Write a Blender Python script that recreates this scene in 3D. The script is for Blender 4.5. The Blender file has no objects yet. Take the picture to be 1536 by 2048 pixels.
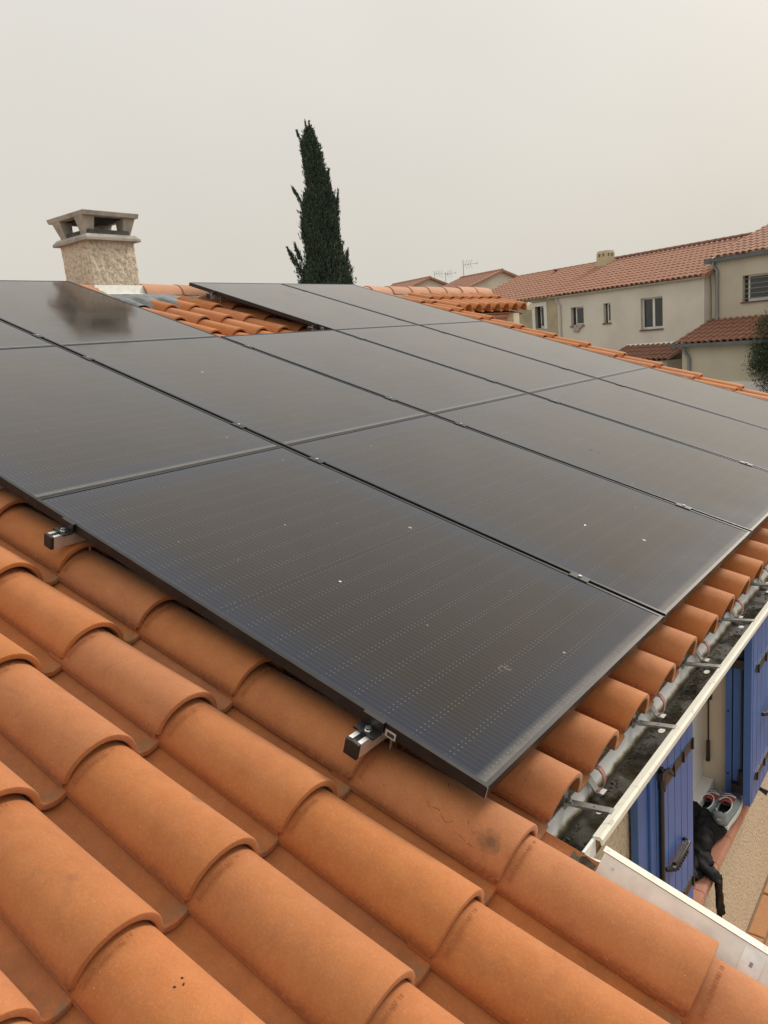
import bpy, bmesh, math, random
from mathutils import Matrix, Vector, noise
random.seed(7)
R = math.radians
scene = bpy.context.scene
# ------------------------------------------------------------------ camera
cam_d = bpy.data.cameras.new('camera')
cam = bpy.data.objects.new('camera', cam_d)
scene.collection.objects.link(cam)
cam.matrix_world = Matrix(((0.7934369, -0.0588926, 0.6057967, 2.4275473),
                           (0.6025929, 0.2161041, -0.7682322, -1.2740805),
                           (-0.0856720, 0.9745926, 0.2069532, 0.3861855),
                           (0, 0, 0, 1)))
cam_d.sensor_fit = 'VERTICAL'; cam_d.sensor_height = 36.0
cam_d.lens = 36.0 * 1567.23 / 2048.0
cam_d.clip_start = 0.05; cam_d.clip_end = 2000
scene.camera = cam
CAM = Vector((2.4275473, -1.2740805, 0.3861855))
# ------------------------------------------------------------------ sky, sun, exposure
SUN_EL, SUN_AZ = R(30), R(78)          # azimuth measured from +X towards +Y
world = bpy.data.worlds.new('World'); scene.world = world; world.use_nodes = True
wn = world.node_tree; wn.nodes.clear()
wo = wn.nodes.new('ShaderNodeOutputWorld'); bg = wn.nodes.new('ShaderNodeBackground')
bg2 = wn.nodes.new('ShaderNodeBackground'); add = wn.nodes.new('ShaderNodeAddShader')
sky = wn.nodes.new('ShaderNodeTexSky'); sky.sky_type = 'NISHITA'; sky.sun_disc = False
sky.sun_elevation = SUN_EL; sky.sun_rotation = R(90) - SUN_AZ
sky.dust_density = 8.0; sky.air_density = 1.0; sky.ozone_density = 1.0
bg.inputs['Strength'].default_value = 0.006
wn.links.new(sky.outputs[0], bg.inputs['Color'])
tc = wn.nodes.new('ShaderNodeTexCoord'); sx = wn.nodes.new('ShaderNodeSeparateXYZ')
cr = wn.nodes.new('ShaderNodeValToRGB')
wn.links.new(tc.outputs['Generated'], sx.inputs[0]); wn.links.new(sx.outputs['Z'], cr.inputs[0])
els = cr.color_ramp.elements
els[0].position = 0.0; els[0].color = (0.655, 0.622, 0.560, 1)
els[1].position = 1.0; els[1].color = (1.08, 1.05, 0.98, 1)
e = els.new(0.12); e.color = (0.675, 0.642, 0.575, 1)
e = els.new(0.40); e.color = (0.775, 0.748, 0.690, 1)
# very soft veil structure in the overcast
vn = wn.nodes.new('ShaderNodeTexNoise'); vn.inputs['Scale'].default_value = 2.2; vn.inputs['Detail'].default_value = 3
vm = wn.nodes.new('ShaderNodeMapRange'); vm.inputs[1].default_value = 0.3; vm.inputs[2].default_value = 0.7
vm.inputs[3].default_value = 0.955; vm.inputs[4].default_value = 1.035
vx = wn.nodes.new('ShaderNodeVectorMath'); vx.operation = 'SCALE'
wn.links.new(tc.outputs['Generated'], vn.inputs['Vector']); wn.links.new(vn.outputs['Fac'], vm.inputs[0])
wn.links.new(cr.outputs[0], vx.inputs[0]); wn.links.new(vm.outputs[0], vx.inputs['Scale'])
wn.links.new(vx.outputs[0], bg2.inputs['Color']); bg2.inputs['Strength'].default_value = 1.0
wn.links.new(bg.outputs[0], add.inputs[0]); wn.links.new(bg2.outputs[0], add.inputs[1])
wn.links.new(add.outputs[0], wo.inputs['Surface'])
sl = bpy.data.lights.new('sun', 'SUN'); sl.energy = 2.8; sl.angle = R(14); sl.color = (1.0, 0.93, 0.82)
so = bpy.data.objects.new('sun', sl); scene.collection.objects.link(so)
sd = Vector((math.cos(SUN_EL) * math.cos(SUN_AZ), math.cos(SUN_EL) * math.sin(SUN_AZ), math.sin(SUN_EL)))
so.rotation_euler = (-sd).to_track_quat('-Z', 'Y').to_euler(); so.location = (6, 8, 12)
vs = scene.view_settings
vs.view_transform = 'Standard'; vs.look = 'None'; vs.exposure = 0.0; vs.gamma = 1.0; vs.use_curve_mapping = False
scene.cycles.max_bounces = 6; scene.cycles.diffuse_bounces = 3; scene.cycles.glossy_bounces = 3

# ------------------------------------------------------------------ node helpers
class NT:
    def __init__(s, name):
        s.m = bpy.data.materials.new(name); s.m.use_nodes = True
        s.t = s.m.node_tree; s.t.nodes.clear()
        s.out = s.t.nodes.new('ShaderNodeOutputMaterial')
    def n(s, typ, **kw):
        nd = s.t.nodes.new(typ)
        for k, v in kw.items(): setattr(nd, k, v)
        return nd
    def l(s, a, b): s.t.links.new(a, b)
    def put(s, sock, v):
        if isinstance(v, bpy.types.NodeSocket): s.l(v, sock)
        else: sock.default_value = v
    def math(s, op, a, b=None, c=None, clamp=False):
        nd = s.n('ShaderNodeMath', operation=op); nd.use_clamp = clamp
        s.put(nd.inputs[0], a)
        if b is not None: s.put(nd.inputs[1], b)
        if c is not None: s.put(nd.inputs[2], c)
        return nd.outputs[0]
    def rng(s, v, a, b, c=0.0, d=1.0):
        nd = s.n('ShaderNodeMapRange'); nd.clamp = True
        s.put(nd.inputs[0], v)
        for i, q in enumerate((a, b, c, d)): nd.inputs[i + 1].default_value = q
        return nd.outputs[0]
    def noise(s, vec, scale, detail=4, rough=0.55, dist=0.0):
        nd = s.n('ShaderNodeTexNoise'); s.l(vec, nd.inputs['Vector'])
        nd.inputs['Scale'].default_value = scale; nd.inputs['Detail'].default_value = detail
        nd.inputs['Roughness'].default_value = rough; nd.inputs['Distortion'].default_value = dist
        return nd.outputs['Fac']
    def mix(s, f, a, b):
        nd = s.n('ShaderNodeMix', data_type='RGBA'); s.put(nd.inputs[0], f)
        for k, v in ((6, a), (7, b)):
            if isinstance(v, bpy.types.NodeSocket): s.l(v, nd.inputs[k])
            else: nd.inputs[k].default_value = (*v, 1)
        return nd.outputs[2]
    def bump(s, h, strength=0.3, dist=0.01, normal=None):
        nd = s.n('ShaderNodeBump'); nd.inputs['Strength'].default_value = strength
        nd.inputs['Distance'].default_value = dist; s.l(h, nd.inputs['Height'])
        if normal is not None: s.l(normal, nd.inputs['Normal'])
        return nd.outputs[0]
    def pbsdf(s, color, rough=0.5, metal=0.0, normal=None, spec=None):
        p = s.n('ShaderNodeBsdfPrincipled')
        if isinstance(color, bpy.types.NodeSocket): s.l(color, p.inputs['Base Color'])
        else: p.inputs['Base Color'].default_value = (*color, 1)
        s.put(p.inputs['Roughness'], rough); s.put(p.inputs['Metallic'], metal)
        if spec is not None: s.put(p.inputs['Specular IOR Level'], spec)
        if normal is not None: s.l(normal, p.inputs['Normal'])
        s.l(p.outputs[0], s.out.inputs['Surface'])
        return p
    def obj(s):
        return s.n('ShaderNodeTexCoord').outputs['Object']
    def geo(s):
        return s.n('ShaderNodeNewGeometry').outputs['Position']
    def xyz(s, v):
        nd = s.n('ShaderNodeSeparateXYZ'); s.l(v, nd.inputs[0]); return nd.outputs
    def rand(s):
        return s.n('ShaderNodeObjectInfo').outputs['Random']
    def offset(s, vec, k=37.0):
        nd = s.n('ShaderNodeVectorMath', operation='ADD'); s.l(vec, nd.inputs[0])
        cb = s.n('ShaderNodeCombineXYZ'); rr = s.math('MULTIPLY', s.rand(), k)
        s.l(rr, cb.inputs[0]); s.l(rr, cb.inputs[1]); s.l(cb.outputs[0], nd.inputs[1])
        return nd.outputs[0]

def simple(name, col, rough=0.5, metal=0.0, var=0.15, scale=12.0, bump=0.0, bscale=60.0, spec=None, world=False):
    t = NT(name); v = t.geo() if world else t.offset(t.obj())
    n1 = t.noise(v, scale, 5)
    f = t.rng(n1, 0.3, 0.7)
    c = t.mix(f, tuple(x * (1 - var) for x in col), tuple(min(1, x * (1 + var)) for x in col))
    nm = None
    if bump: nm = t.bump(t.noise(v, bscale, 4, 0.7), bump, 0.004)
    t.pbsdf(c, rough, metal, nm, spec)
    return t.m

def terracotta(name, base, dark, pale, dirt=0.6, world=False, bscale=700.0, randamt=1.0):
    t = NT(name)
    o = t.obj()
    v = t.geo() if world else t.offset(o)
    big = t.rng(t.noise(v, 4.5, 4, 0.6), 0.3, 0.72)
    med = t.rng(t.noise(v, 22, 5, 0.65), 0.34, 0.7)
    fin = t.rng(t.noise(v, 420, 3, 0.7), 0.35, 0.68)
    c = t.mix(t.math('MULTIPLY', big, 0.75), base, dark)
    c = t.mix(t.math('MULTIPLY', med, 0.28), c, pale)
    c = t.mix(t.math('MULTIPLY', fin, 0.42), c, tuple(x * 0.60 for x in base))
    gr = t.rng(t.noise(v, 170, 4, 0.8), 0.50, 0.66)
    c = t.mix(t.math('MULTIPLY', gr, 0.13), c, tuple(min(1, x * 1.5) for x in pale))
    blot = t.math('MULTIPLY', t.rng(t.noise(v, 8.5, 6, 0.75, 1.2), 0.56, 0.72), 0.34)
    c = t.mix(blot, c, (0.235, 0.095, 0.045))
    # tile to tile variation
    hs = t.n('ShaderNodeHueSaturation'); t.l(c, hs.inputs['Color'])
    r = t.rand()
    hs.inputs['Hue'].default_value = 0.5
    t.l(t.rng(r, 0, 1, 1 - 0.10 * randamt, 1 + 0.08 * randamt), hs.inputs['Value'])
    t.l(t.rng(t.math('FRACT', t.math('MULTIPLY', r, 7.13)), 0, 1, 0.96, 1.03), hs.inputs['Saturation'])
    c = hs.outputs[0]
    if not world:
        # dust and dark growth collected in the channel and at the lower lip
        X = t.xyz(o)
        pan = t.math('MULTIPLY', t.rng(X[1], 0.175, 0.205), t.rng(X[0], -0.44, -0.02, 0.25, 1.0))
        lip = t.math('MULTIPLY', t.rng(X[1], 0.186, 0.21), t.rng(X[0], -0.05, -0.004))
        g = t.rng(t.noise(v, 16, 5, 0.65), 0.38, 0.66)
        c = t.mix(t.math('MULTIPLY', t.math('MULTIPLY', pan, g), 0.55 * dirt), c, (0.13, 0.072, 0.045))
        c = t.mix(t.math('MULTIPLY', t.math('MULTIPLY', lip, t.rng(t.noise(v, 34, 4), 0.42, 0.6)), dirt), c, (0.16, 0.155, 0.10))
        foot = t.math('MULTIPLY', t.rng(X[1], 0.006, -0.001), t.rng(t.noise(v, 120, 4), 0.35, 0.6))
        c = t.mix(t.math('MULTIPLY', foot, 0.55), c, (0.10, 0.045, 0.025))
        # small pale mineral flecks
        vo = t.n('ShaderNodeTexVoronoi'); vo.inputs['Scale'].default_value = 95; t.l(v, vo.inputs['Vector'])
        sp = t.math('MULTIPLY', t.math('LESS_THAN', vo.outputs['Distance'], 0.10), t.math('GREATER_THAN', t.xyz(vo.outputs['Color'])[0], 0.965))
        c = t.mix(t.math('MULTIPLY', sp, 0.6), c, (0.62, 0.52, 0.40))
    if not world:
        # one soot stain and a scuffed patch, fixed to their places on the roof
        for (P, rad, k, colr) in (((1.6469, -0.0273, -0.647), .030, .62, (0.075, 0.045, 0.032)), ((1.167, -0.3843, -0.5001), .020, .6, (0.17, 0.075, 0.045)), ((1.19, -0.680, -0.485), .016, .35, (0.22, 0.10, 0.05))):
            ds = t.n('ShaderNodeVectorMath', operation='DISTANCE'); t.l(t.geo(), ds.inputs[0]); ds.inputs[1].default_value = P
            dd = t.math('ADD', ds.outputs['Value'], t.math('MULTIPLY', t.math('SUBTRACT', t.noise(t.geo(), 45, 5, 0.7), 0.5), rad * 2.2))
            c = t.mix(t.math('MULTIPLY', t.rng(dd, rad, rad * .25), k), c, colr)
    h = t.math('ADD', t.math('MULTIPLY', t.noise(v, bscale, 3, 0.7), 0.5), t.noise(v, 55, 4, 0.6))
    p = t.pbsdf(c, 0.76, 0.0, t.bump(h, 0.34, 0.0022), 0.30)
    p.inputs['Sheen Weight'].default_value = 0.22; p.inputs['Sheen Roughness'].default_value = 0.45; p.inputs['Sheen Tint'].default_value = (1.0, 0.80, 0.62, 1)
    return t.m

M = {}
M['tile'] = terracotta('terracotta_tile', (0.49, 0.172, 0.052), (0.350, 0.110, 0.032), (0.60, 0.265, 0.108), randamt=.8)
M['tile_far'] = terracotta('terracotta_weathered', (0.385, 0.185, 0.122), (0.30, 0.135, 0.088), (0.46, 0.27, 0.20), world=True, bscale=60)
M['tile_old'] = terracotta('terracotta_old', (0.235, 0.105, 0.066), (0.150, 0.060, 0.038), (0.36, 0.18, 0.12), world=True, bscale=60)
M['ridge'] = terracotta('terracotta_ridge', (0.54, 0.265, 0.155), (0.47, 0.215, 0.12), (0.62, 0.36, 0.24), dirt=0.0, world=True)
M['stamp'] = simple('terracotta_stamp', (0.31, 0.105, 0.038), 0.9, var=0.2)
M['mark'] = simple('scratch_mark', (0.055, 0.022, 0.014), 0.8)
M['deck'] = simple('roof_deck', (0.12, 0.06, 0.04), 0.9)
M['black'] = simple('black_anodised', (0.013, 0.012, 0.013), 0.38, 0.0, 0.25, 40, spec=0.55)
M['frame'] = simple('panel_frame', (0.020, 0.019, 0.019), 0.4, 0.0, 0.35, 25, spec=0.35)
M['plastic'] = simple('black_plastic', (0.018, 0.018, 0.018), 0.45, spec=0.5)
M['alu'] = simple('aluminium', (0.82, 0.81, 0.80), 0.48, 0.85, 0.10, 30, 0.08, 300)
M['steel'] = simple('galvanised_steel', (0.46, 0.46, 0.44), 0.45, 0.75, 0.25, 60, 0.1, 200)
M['bolt'] = simple('bolt_steel', (0.80, 0.79, 0.77), 0.22, 1.0)
M['sticker'] = simple('sticker_paper', (0.50, 0.46, 0.41), 0.6)
M['ink'] = simple('printed_ink', (0.03, 0.03, 0.03), 0.6)
M['copper'] = simple('pink_coated_strap', (0.46, 0.23, 0.19), 0.45, 0.0, 0.2, 80)
M['mortar'] = simple('ridge_mortar', (0.36, 0.30, 0.22), 0.95, 0, 0.45, 9, 0.8, 45, world=True)
M['lead'] = simple('lead_flashing', (0.20, 0.215, 0.23), 0.55, 0.2, 0.35, 14, 0.4, 30, world=True)
M['whitemetal'] = simple('painted_flashing', (0.78, 0.78, 0.73), 0.5, 0, 0.12, 20, 0.1, 50)
M['concrete'] = simple('cowl_concrete', (0.38, 0.355, 0.31), 0.9, 0, 0.28, 9, 0.5, 60, world=True)
M['soot'] = simple('sooty_concrete', (0.075, 0.075, 0.075), 0.95, 0, 0.5, 30, 0.5, 60)
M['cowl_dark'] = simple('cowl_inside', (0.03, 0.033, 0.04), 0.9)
M['blue'] = simple('blue_shutter_paint', (0.066, 0.148, 0.410), 0.42, 0, 0.10, 6, 0.05, 90, spec=0.4)
M['pvc'] = simple('cream_pvc', (0.66, 0.62, 0.54), 0.4, 0, 0.05, 5)
M['winframe'] = simple('white_window_frame', (0.72, 0.71, 0.68), 0.4, 0, 0.06, 5)
M['reveal'] = simple('reveal_paint', (0.62, 0.54, 0.43), 0.85, 0, 0.08, 5, 0.2, 80)
M['sill'] = terracotta('sill_tile_clay', (0.47, 0.20, 0.13), (0.38, 0.15, 0.09), (0.55, 0.28, 0.19), dirt=0, world=True)
M['grout'] = simple('grout', (0.24, 0.15, 0.10), 0.95)
M['cloth'] = simple('black_knit', (0.0050, 0.0050, 0.0060), 0.6, 0, 0.3, 60, 0.3, 300, spec=0.12)
M['shoegrey'] = simple('shoe_grey', (0.27, 0.32, 0.33), 0.7, 0, 0.12, 40, 0.25, 500)
M['shoewhite'] = simple('shoe_white', (0.66, 0.70, 0.69), 0.6)
M['shoered'] = simple('shoe_red', (0.34, 0.055, 0.045), 0.8)
M['shoedark'] = simple('shoe_lining', (0.010, 0.009, 0.010), 0.9)
M['winglass'] = simple('window_glass', (0.035, 0.04, 0.042), 0.06, 0, 0.3, 1.0, spec=0.6)
M['wall_a'] = simple('render_grey_beige', (0.66, 0.612, 0.54), 0.95, 0, 0.10, 0.8, 0.25, 25, world=True)
M['wall_b'] = simple('render_olive_beige', (0.53, 0.485, 0.385), 0.95, 0, 0.10, 0.8, 0.25, 25, world=True)
M['wall_c'] = simple('render_pale', (0.62, 0.56, 0.47), 0.95, 0, 0.08, 0.8, 0.2, 25, world=True)
M['wall_d'] = simple('render_brown', (0.42, 0.36, 0.25), 0.95, 0, 0.18, 1.5, 0.3, 25, world=True)
M['zinc'] = simple('dark_zinc', (0.13, 0.145, 0.155), 0.45, 0.3, 0.15, 3)
M['zincpipe'] = simple('grey_zinc_pipe', (0.24, 0.26, 0.27), 0.45, 0.3, 0.15, 3)
M['cream'] = simple('cream_gutter', (0.50, 0.47, 0.40), 0.5, 0, 0.08, 3)
M['creamchim'] = simple('cream_chimney', (0.53, 0.46, 0.31), 0.9, 0, 0.08, 3, 0.2, 30)
M['brownsill'] = simple('brown_sill', (0.15, 0.085, 0.06), 0.8)
M['towel'] = simple('pink_towel', (0.42, 0.35, 0.33), 0.95, 0, 0.1, 20, 0.4, 60)
M['bark'] = simple('bark', (0.09, 0.06, 0.04), 0.95, 0, 0.3, 20, 0.6, 30)
M['antenna'] = simple('antenna_metal', (0.12, 0.12, 0.12), 0.5, 0.5)
M['white_end'] = simple('white_mortar', (0.62, 0.56, 0.45), 0.9, 0, 0.2, 18, 0.5, 40)
M['ground'] = simple('courtyard_ground', (0.26, 0.23, 0.18), 0.95, 0, 0.25, 0.6, 0.4, 12, world=True)
M['paver'] = terracotta('paver_clay', (0.50, 0.235, 0.085), (0.40, 0.165, 0.075), (0.58, 0.34, 0.15), dirt=0, world=True)

def foliage(name, a, b, c):
    t = NT(name); v = t.geo()
    f = t.rng(t.noise(v, 1.8, 4), 0.35, 0.68)
    c1 = t.mix(f, a, b)
    c1 = t.mix(t.math('MULTIPLY', t.rng(t.noise(v, 14, 3), 0.5, 0.75), 0.6), c1, c)
    p = t.pbsdf(c1, 0.7, 0, None, 0.2)
    return t.m
M['cypress'] = foliage('cypress_foliage', (0.052, 0.078, 0.058), (0.078, 0.106, 0.070), (0.125, 0.150, 0.090))
M['leaf'] = foliage('olive_foliage', (0.030, 0.048, 0.026), (0.055, 0.080, 0.040), (0.10, 0.13, 0.07))

def m_stucco(name, lo, hi, pit, scale, strength):
    t = NT(name); v = t.geo()
    vo = t.n('ShaderNodeTexVoronoi'); vo.feature = 'SMOOTH_F1'; vo.inputs['Scale'].default_value = scale
    wv = t.n('ShaderNodeVectorMath', operation='ADD'); nz = t.n('ShaderNodeTexNoise'); nz.inputs['Scale'].default_value = scale * .6
    t.l(v, nz.inputs['Vector']); sc = t.n('ShaderNodeVectorMath', operation='SCALE'); sc.inputs['Scale'].default_value = 0.6 / scale * 2
    t.l(nz.outputs['Color'], sc.inputs[0]); t.l(v, wv.inputs[0]); t.l(sc.outputs[0], wv.inputs[1])
    t.l(wv.outputs[0], vo.inputs['Vector'])
    h = vo.outputs['Distance']
    n2 = t.noise(v, scale * 1.7, 5, 0.7)
    cc = t.mix(t.rng(n2, 0.35, 0.65), lo, hi)
    cc = t.mix(t.math('MULTIPLY', t.rng(h, 0.45, 0.8), 0.7), cc, pit)
    cc = t.mix(t.math('MULTIPLY', t.rng(t.noise(v, 1.6, 4), 0.45, 0.75), 0.25), cc, tuple(x * 0.7 for x in lo))
    hh = t.math('ADD', t.math('MULTIPLY', h, -1.0), t.math('MULTIPLY', n2, 0.8))
    t.pbsdf(cc, 0.95, 0, t.bump(hh, strength, 0.006), 0.15)
    return t.m
M['stucco'] = m_stucco('pebble_render', (0.56, 0.455, 0.325), (0.74, 0.63, 0.47), (0.33, 0.26, 0.17), 85, 0.8)
M['roughcast'] = m_stucco('chimney_roughcast', (0.56, 0.475, 0.375), (0.80, 0.70, 0.56), (0.22, 0.175, 0.13), 44, 0.9)

def m_gutter_white():
    t = NT('gutter_white_enamel'); v = t.geo(); X = t.xyz(v)
    g = t.rng(t.noise(v, 9, 5, 0.65), 0.3, 0.7)
    c = t.mix(g, (0.84, 0.85, 0.82), (0.88, 0.89, 0.86))
    # grime rising from the bottom of the channel
    hgt = t.math('ADD', X[2], t.math('MULTIPLY', t.math('SUBTRACT', t.noise(v, 18, 5, 0.6), 0.5), 0.022))
    c = t.mix(t.rng(hgt, -0.815, -0.824), c, (0.33, 0.25, 0.13))
    c = t.mix(t.rng(hgt, -0.820, -0.829), c, (0.035, 0.032, 0.020))
    t.pbsdf(c, 0.42, 0, None, 0.4); return t.m
M['gutter'] = m_gutter_white()
def m_lip():
    t = NT('gutter_cream_lip'); v = t.geo()
    c = t.mix(t.rng(t.noise(v, 6, 5, 0.65), 0.35, 0.7), (0.83, 0.81, 0.72), (0.76, 0.73, 0.62))
    c = t.mix(t.math('MULTIPLY', t.rng(t.noise(v, 45, 4), 0.62, 0.72), 0.5), c, (0.30, 0.26, 0.18))
    t.pbsdf(c, 0.45, 0, None, 0.4); return t.m
M['lip'] = m_lip()
def m_algae():
    t = NT('gutter_algae_water'); v = t.geo()
    n1 = t.noise(v, 14, 6, 0.7, 0.6); n2 = t.noise(v, 60, 5, 0.7)
    c = t.mix(t.rng(n1, 0.42, 0.58), (0.018, 0.017, 0.011), (0.048, 0.044, 0.030))
    c = t.mix(t.math('MULTIPLY', t.rng(n2, 0.55, 0.68), 0.8), c, (0.018, 0.016, 0.010))
    c = t.mix(t.math('MULTIPLY', t.rng(t.noise(v, 33, 5, 0.75), 0.63, 0.70), 0.7), c, (0.24, 0.215, 0.11))
    wet = t.rng(t.noise(v, 7, 3), 0.42, 0.56, 0.6, 0.12)
    t.pbsdf(c, wet, 0, t.bump(n2, 0.5, 0.003), 0.5); return t.m
M['algae'] = m_algae()

M['debris'] = simple('leaf_debris', (0.075, 0.058, 0.032), 0.85, 0, 0.6, 40)
# panel glass: cells, wires, dust
PL, PW, GAP = 1.722, 1.134, 0.020
def m_glass():
    t = NT('panel_glass_cells'); o = t.obj(); X = t.xyz(o); x, y = X[0], X[1]
    ax = t.math('ABSOLUTE', t.math('SUBTRACT', x, PL / 2))
    cellx = t.math('DIVIDE', t.math('SUBTRACT', ax, 0.006), 0.0925)
    fx = t.math('FRACT', cellx)
    dx = t.math('MULTIPLY', t.math('SUBTRACT', 0.5, t.math('ABSOLUTE', t.math('SUBTRACT', fx, 0.5))), 0.0925)   # metres to the nearest cell border
    inx = t.math('MULTIPLY', t.math('GREATER_THAN', ax, 0.006), t.math('LESS_THAN', ax, 0.8385))
    ay = t.math('ABSOLUTE', t.math('SUBTRACT', y, PW / 2))
    iny = t.math('LESS_THAN', ay, 0.546)
    fy = t.math('FRACT', t.math('ADD', t.math('DIVIDE', t.math('SUBTRACT', y, PW / 2), 0.01655), 0.5))
    wire = t.math('LESS_THAN', t.math('ABSOLUTE', t.math('SUBTRACT', fy, 0.5)), 0.032)
    wire = t.math('MULTIPLY', wire, t.math('MULTIPLY', inx, iny))
    wire = t.math('MULTIPLY', wire, t.math('GREATER_THAN', dx, 0.0028))
    dot = t.math('MULTIPLY', t.math('LESS_THAN', t.math('ABSOLUTE', t.math('SUBTRACT', fy, 0.5)), 0.075),
                 t.math('LESS_THAN', t.math('ABSOLUTE', t.math('SUBTRACT', dx, 0.0052)), 0.0016))
    dot = t.math('MULTIPLY', dot, t.math('MULTIPLY', inx, iny))
    v = t.offset(o)
    base = t.mix(t.rng(t.noise(v, 2.2, 3), 0.35, 0.68), (0.0075, 0.0058, 0.0050), (0.0060, 0.0058, 0.0080))
    # bluish cell colour near the frame
    edge = t.math('MAXIMUM', t.rng(ay, 0.38, 0.56), t.rng(ax, 0.66, 0.86))
    base = t.mix(t.math('MULTIPLY', edge, 0.8), base, (0.0055, 0.0130, 0.0320))
    c = t.mix(t.math('MULTIPLY', wire, 0.62), base, (0.085, 0.082, 0.080))
    c = t.mix(dot, c, (0.15, 0.15, 0.16))
    # dust film, thick along the lower frame
    low = t.rng(x, PL - 0.042, PL - 0.014)
    lown = t.math('MULTIPLY', low, t.rng(t.noise(v, 40, 5, 0.7), 0.2, 0.6, 0.55, 1.0))
    film = t.rng(t.noise(v, 3.0, 5, 0.6), 0.25, 0.75, 0.003, 0.008)
    side = t.math('MULTIPLY', t.rng(ay, 0.540, 0.556), 0.05)
    vo = t.n('ShaderNodeTexVoronoi'); vo.inputs['Scale'].default_value = 11; t.l(v, vo.inputs['Vector'])
    cc = t.xyz(vo.outputs['Color'])
    spot = t.math('MULTIPLY', t.math('LESS_THAN', vo.outputs['Distance'], t.math('MULTIPLY', cc[1], 0.075)), t.math('GREATER_THAN', cc[0], 0.72))
    vo2 = t.n('ShaderNodeTexVoronoi'); vo2.inputs['Scale'].default_value = 3.2; t.l(v, vo2.inputs['Vector'])
    c2 = t.xyz(vo2.outputs['Color'])
    smear = t.math('MULTIPLY', t.math('LESS_THAN', vo2.outputs['Distance'], 0.075), t.math('GREATER_THAN', c2[0], 0.70))
    smear = t.math('MULTIPLY', smear, t.rng(t.noise(v, 90, 5, 0.8), 0.52, 0.62))
    # dust film, thickened at flat angles to paint in glare on far panels
    ge = t.n('ShaderNodeNewGeometry'); dp = t.n('ShaderNodeVectorMath', operation='DOT_PRODUCT')
    t.l(ge.outputs['Incoming'], dp.inputs[0]); t.l(ge.outputs['Normal'], dp.inputs[1])
    cosv = t.math('MAXIMUM', t.math('ABSOLUTE', dp.outputs['Value']), 0.08)
    film = t.math('SUBTRACT', 1.0, t.math('POWER', t.math('SUBTRACT', 1.0, film), t.math('POWER', t.math('DIVIDE', 1.0, cosv), 1.65)))
    film = t.math('ADD', film, t.math('MULTIPLY', lown, 0.38))
    film = t.math('ADD', film, side)
    film = t.math('MAXIMUM', film, t.math('MULTIPLY', t.math('MAXIMUM', spot, smear), 0.45))
    film = t.math('MINIMUM', film, 0.7)
    p = t.pbsdf(c, 0.13, 0, None, 0.5)
    p.inputs['IOR'].default_value = 1.54
    t.l(t.mix(t.math('MULTIPLY', edge, 0.9), (0.66, 0.53, 0.45), (0.50, 0.58, 0.74)), p.inputs['Specular Tint'])   # anti-reflection coating
    t.l(t.rng(t.noise(v, 5, 4), 0.3, 0.7, 0.09, 0.15), p.inputs['Roughness'])
    d = t.n('ShaderNodeBsdfDiffuse'); d.inputs['Color'].default_value = (0.44, 0.385, 0.325, 1)
    gl = t.n('ShaderNodeBsdfAnisotropic'); gl.inputs['Color'].default_value = (0.9, 0.85, 0.78, 1); gl.inputs['Roughness'].default_value = 0.28
    m0 = t.n('ShaderNodeMixShader'); m0.inputs[0].default_value = 0.004; t.l(p.outputs[0], m0.inputs[1]); t.l(gl.outputs[0], m0.inputs[2])
    ms = t.n('ShaderNodeMixShader'); t.l(film, ms.inputs[0]); t.l(m0.outputs[0], ms.inputs[1]); t.l(d.outputs[0], ms.inputs[2])
    t.l(ms.outputs[0], t.out.inputs['Surface'])
    return t.m
M['glass'] = m_glass()

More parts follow.
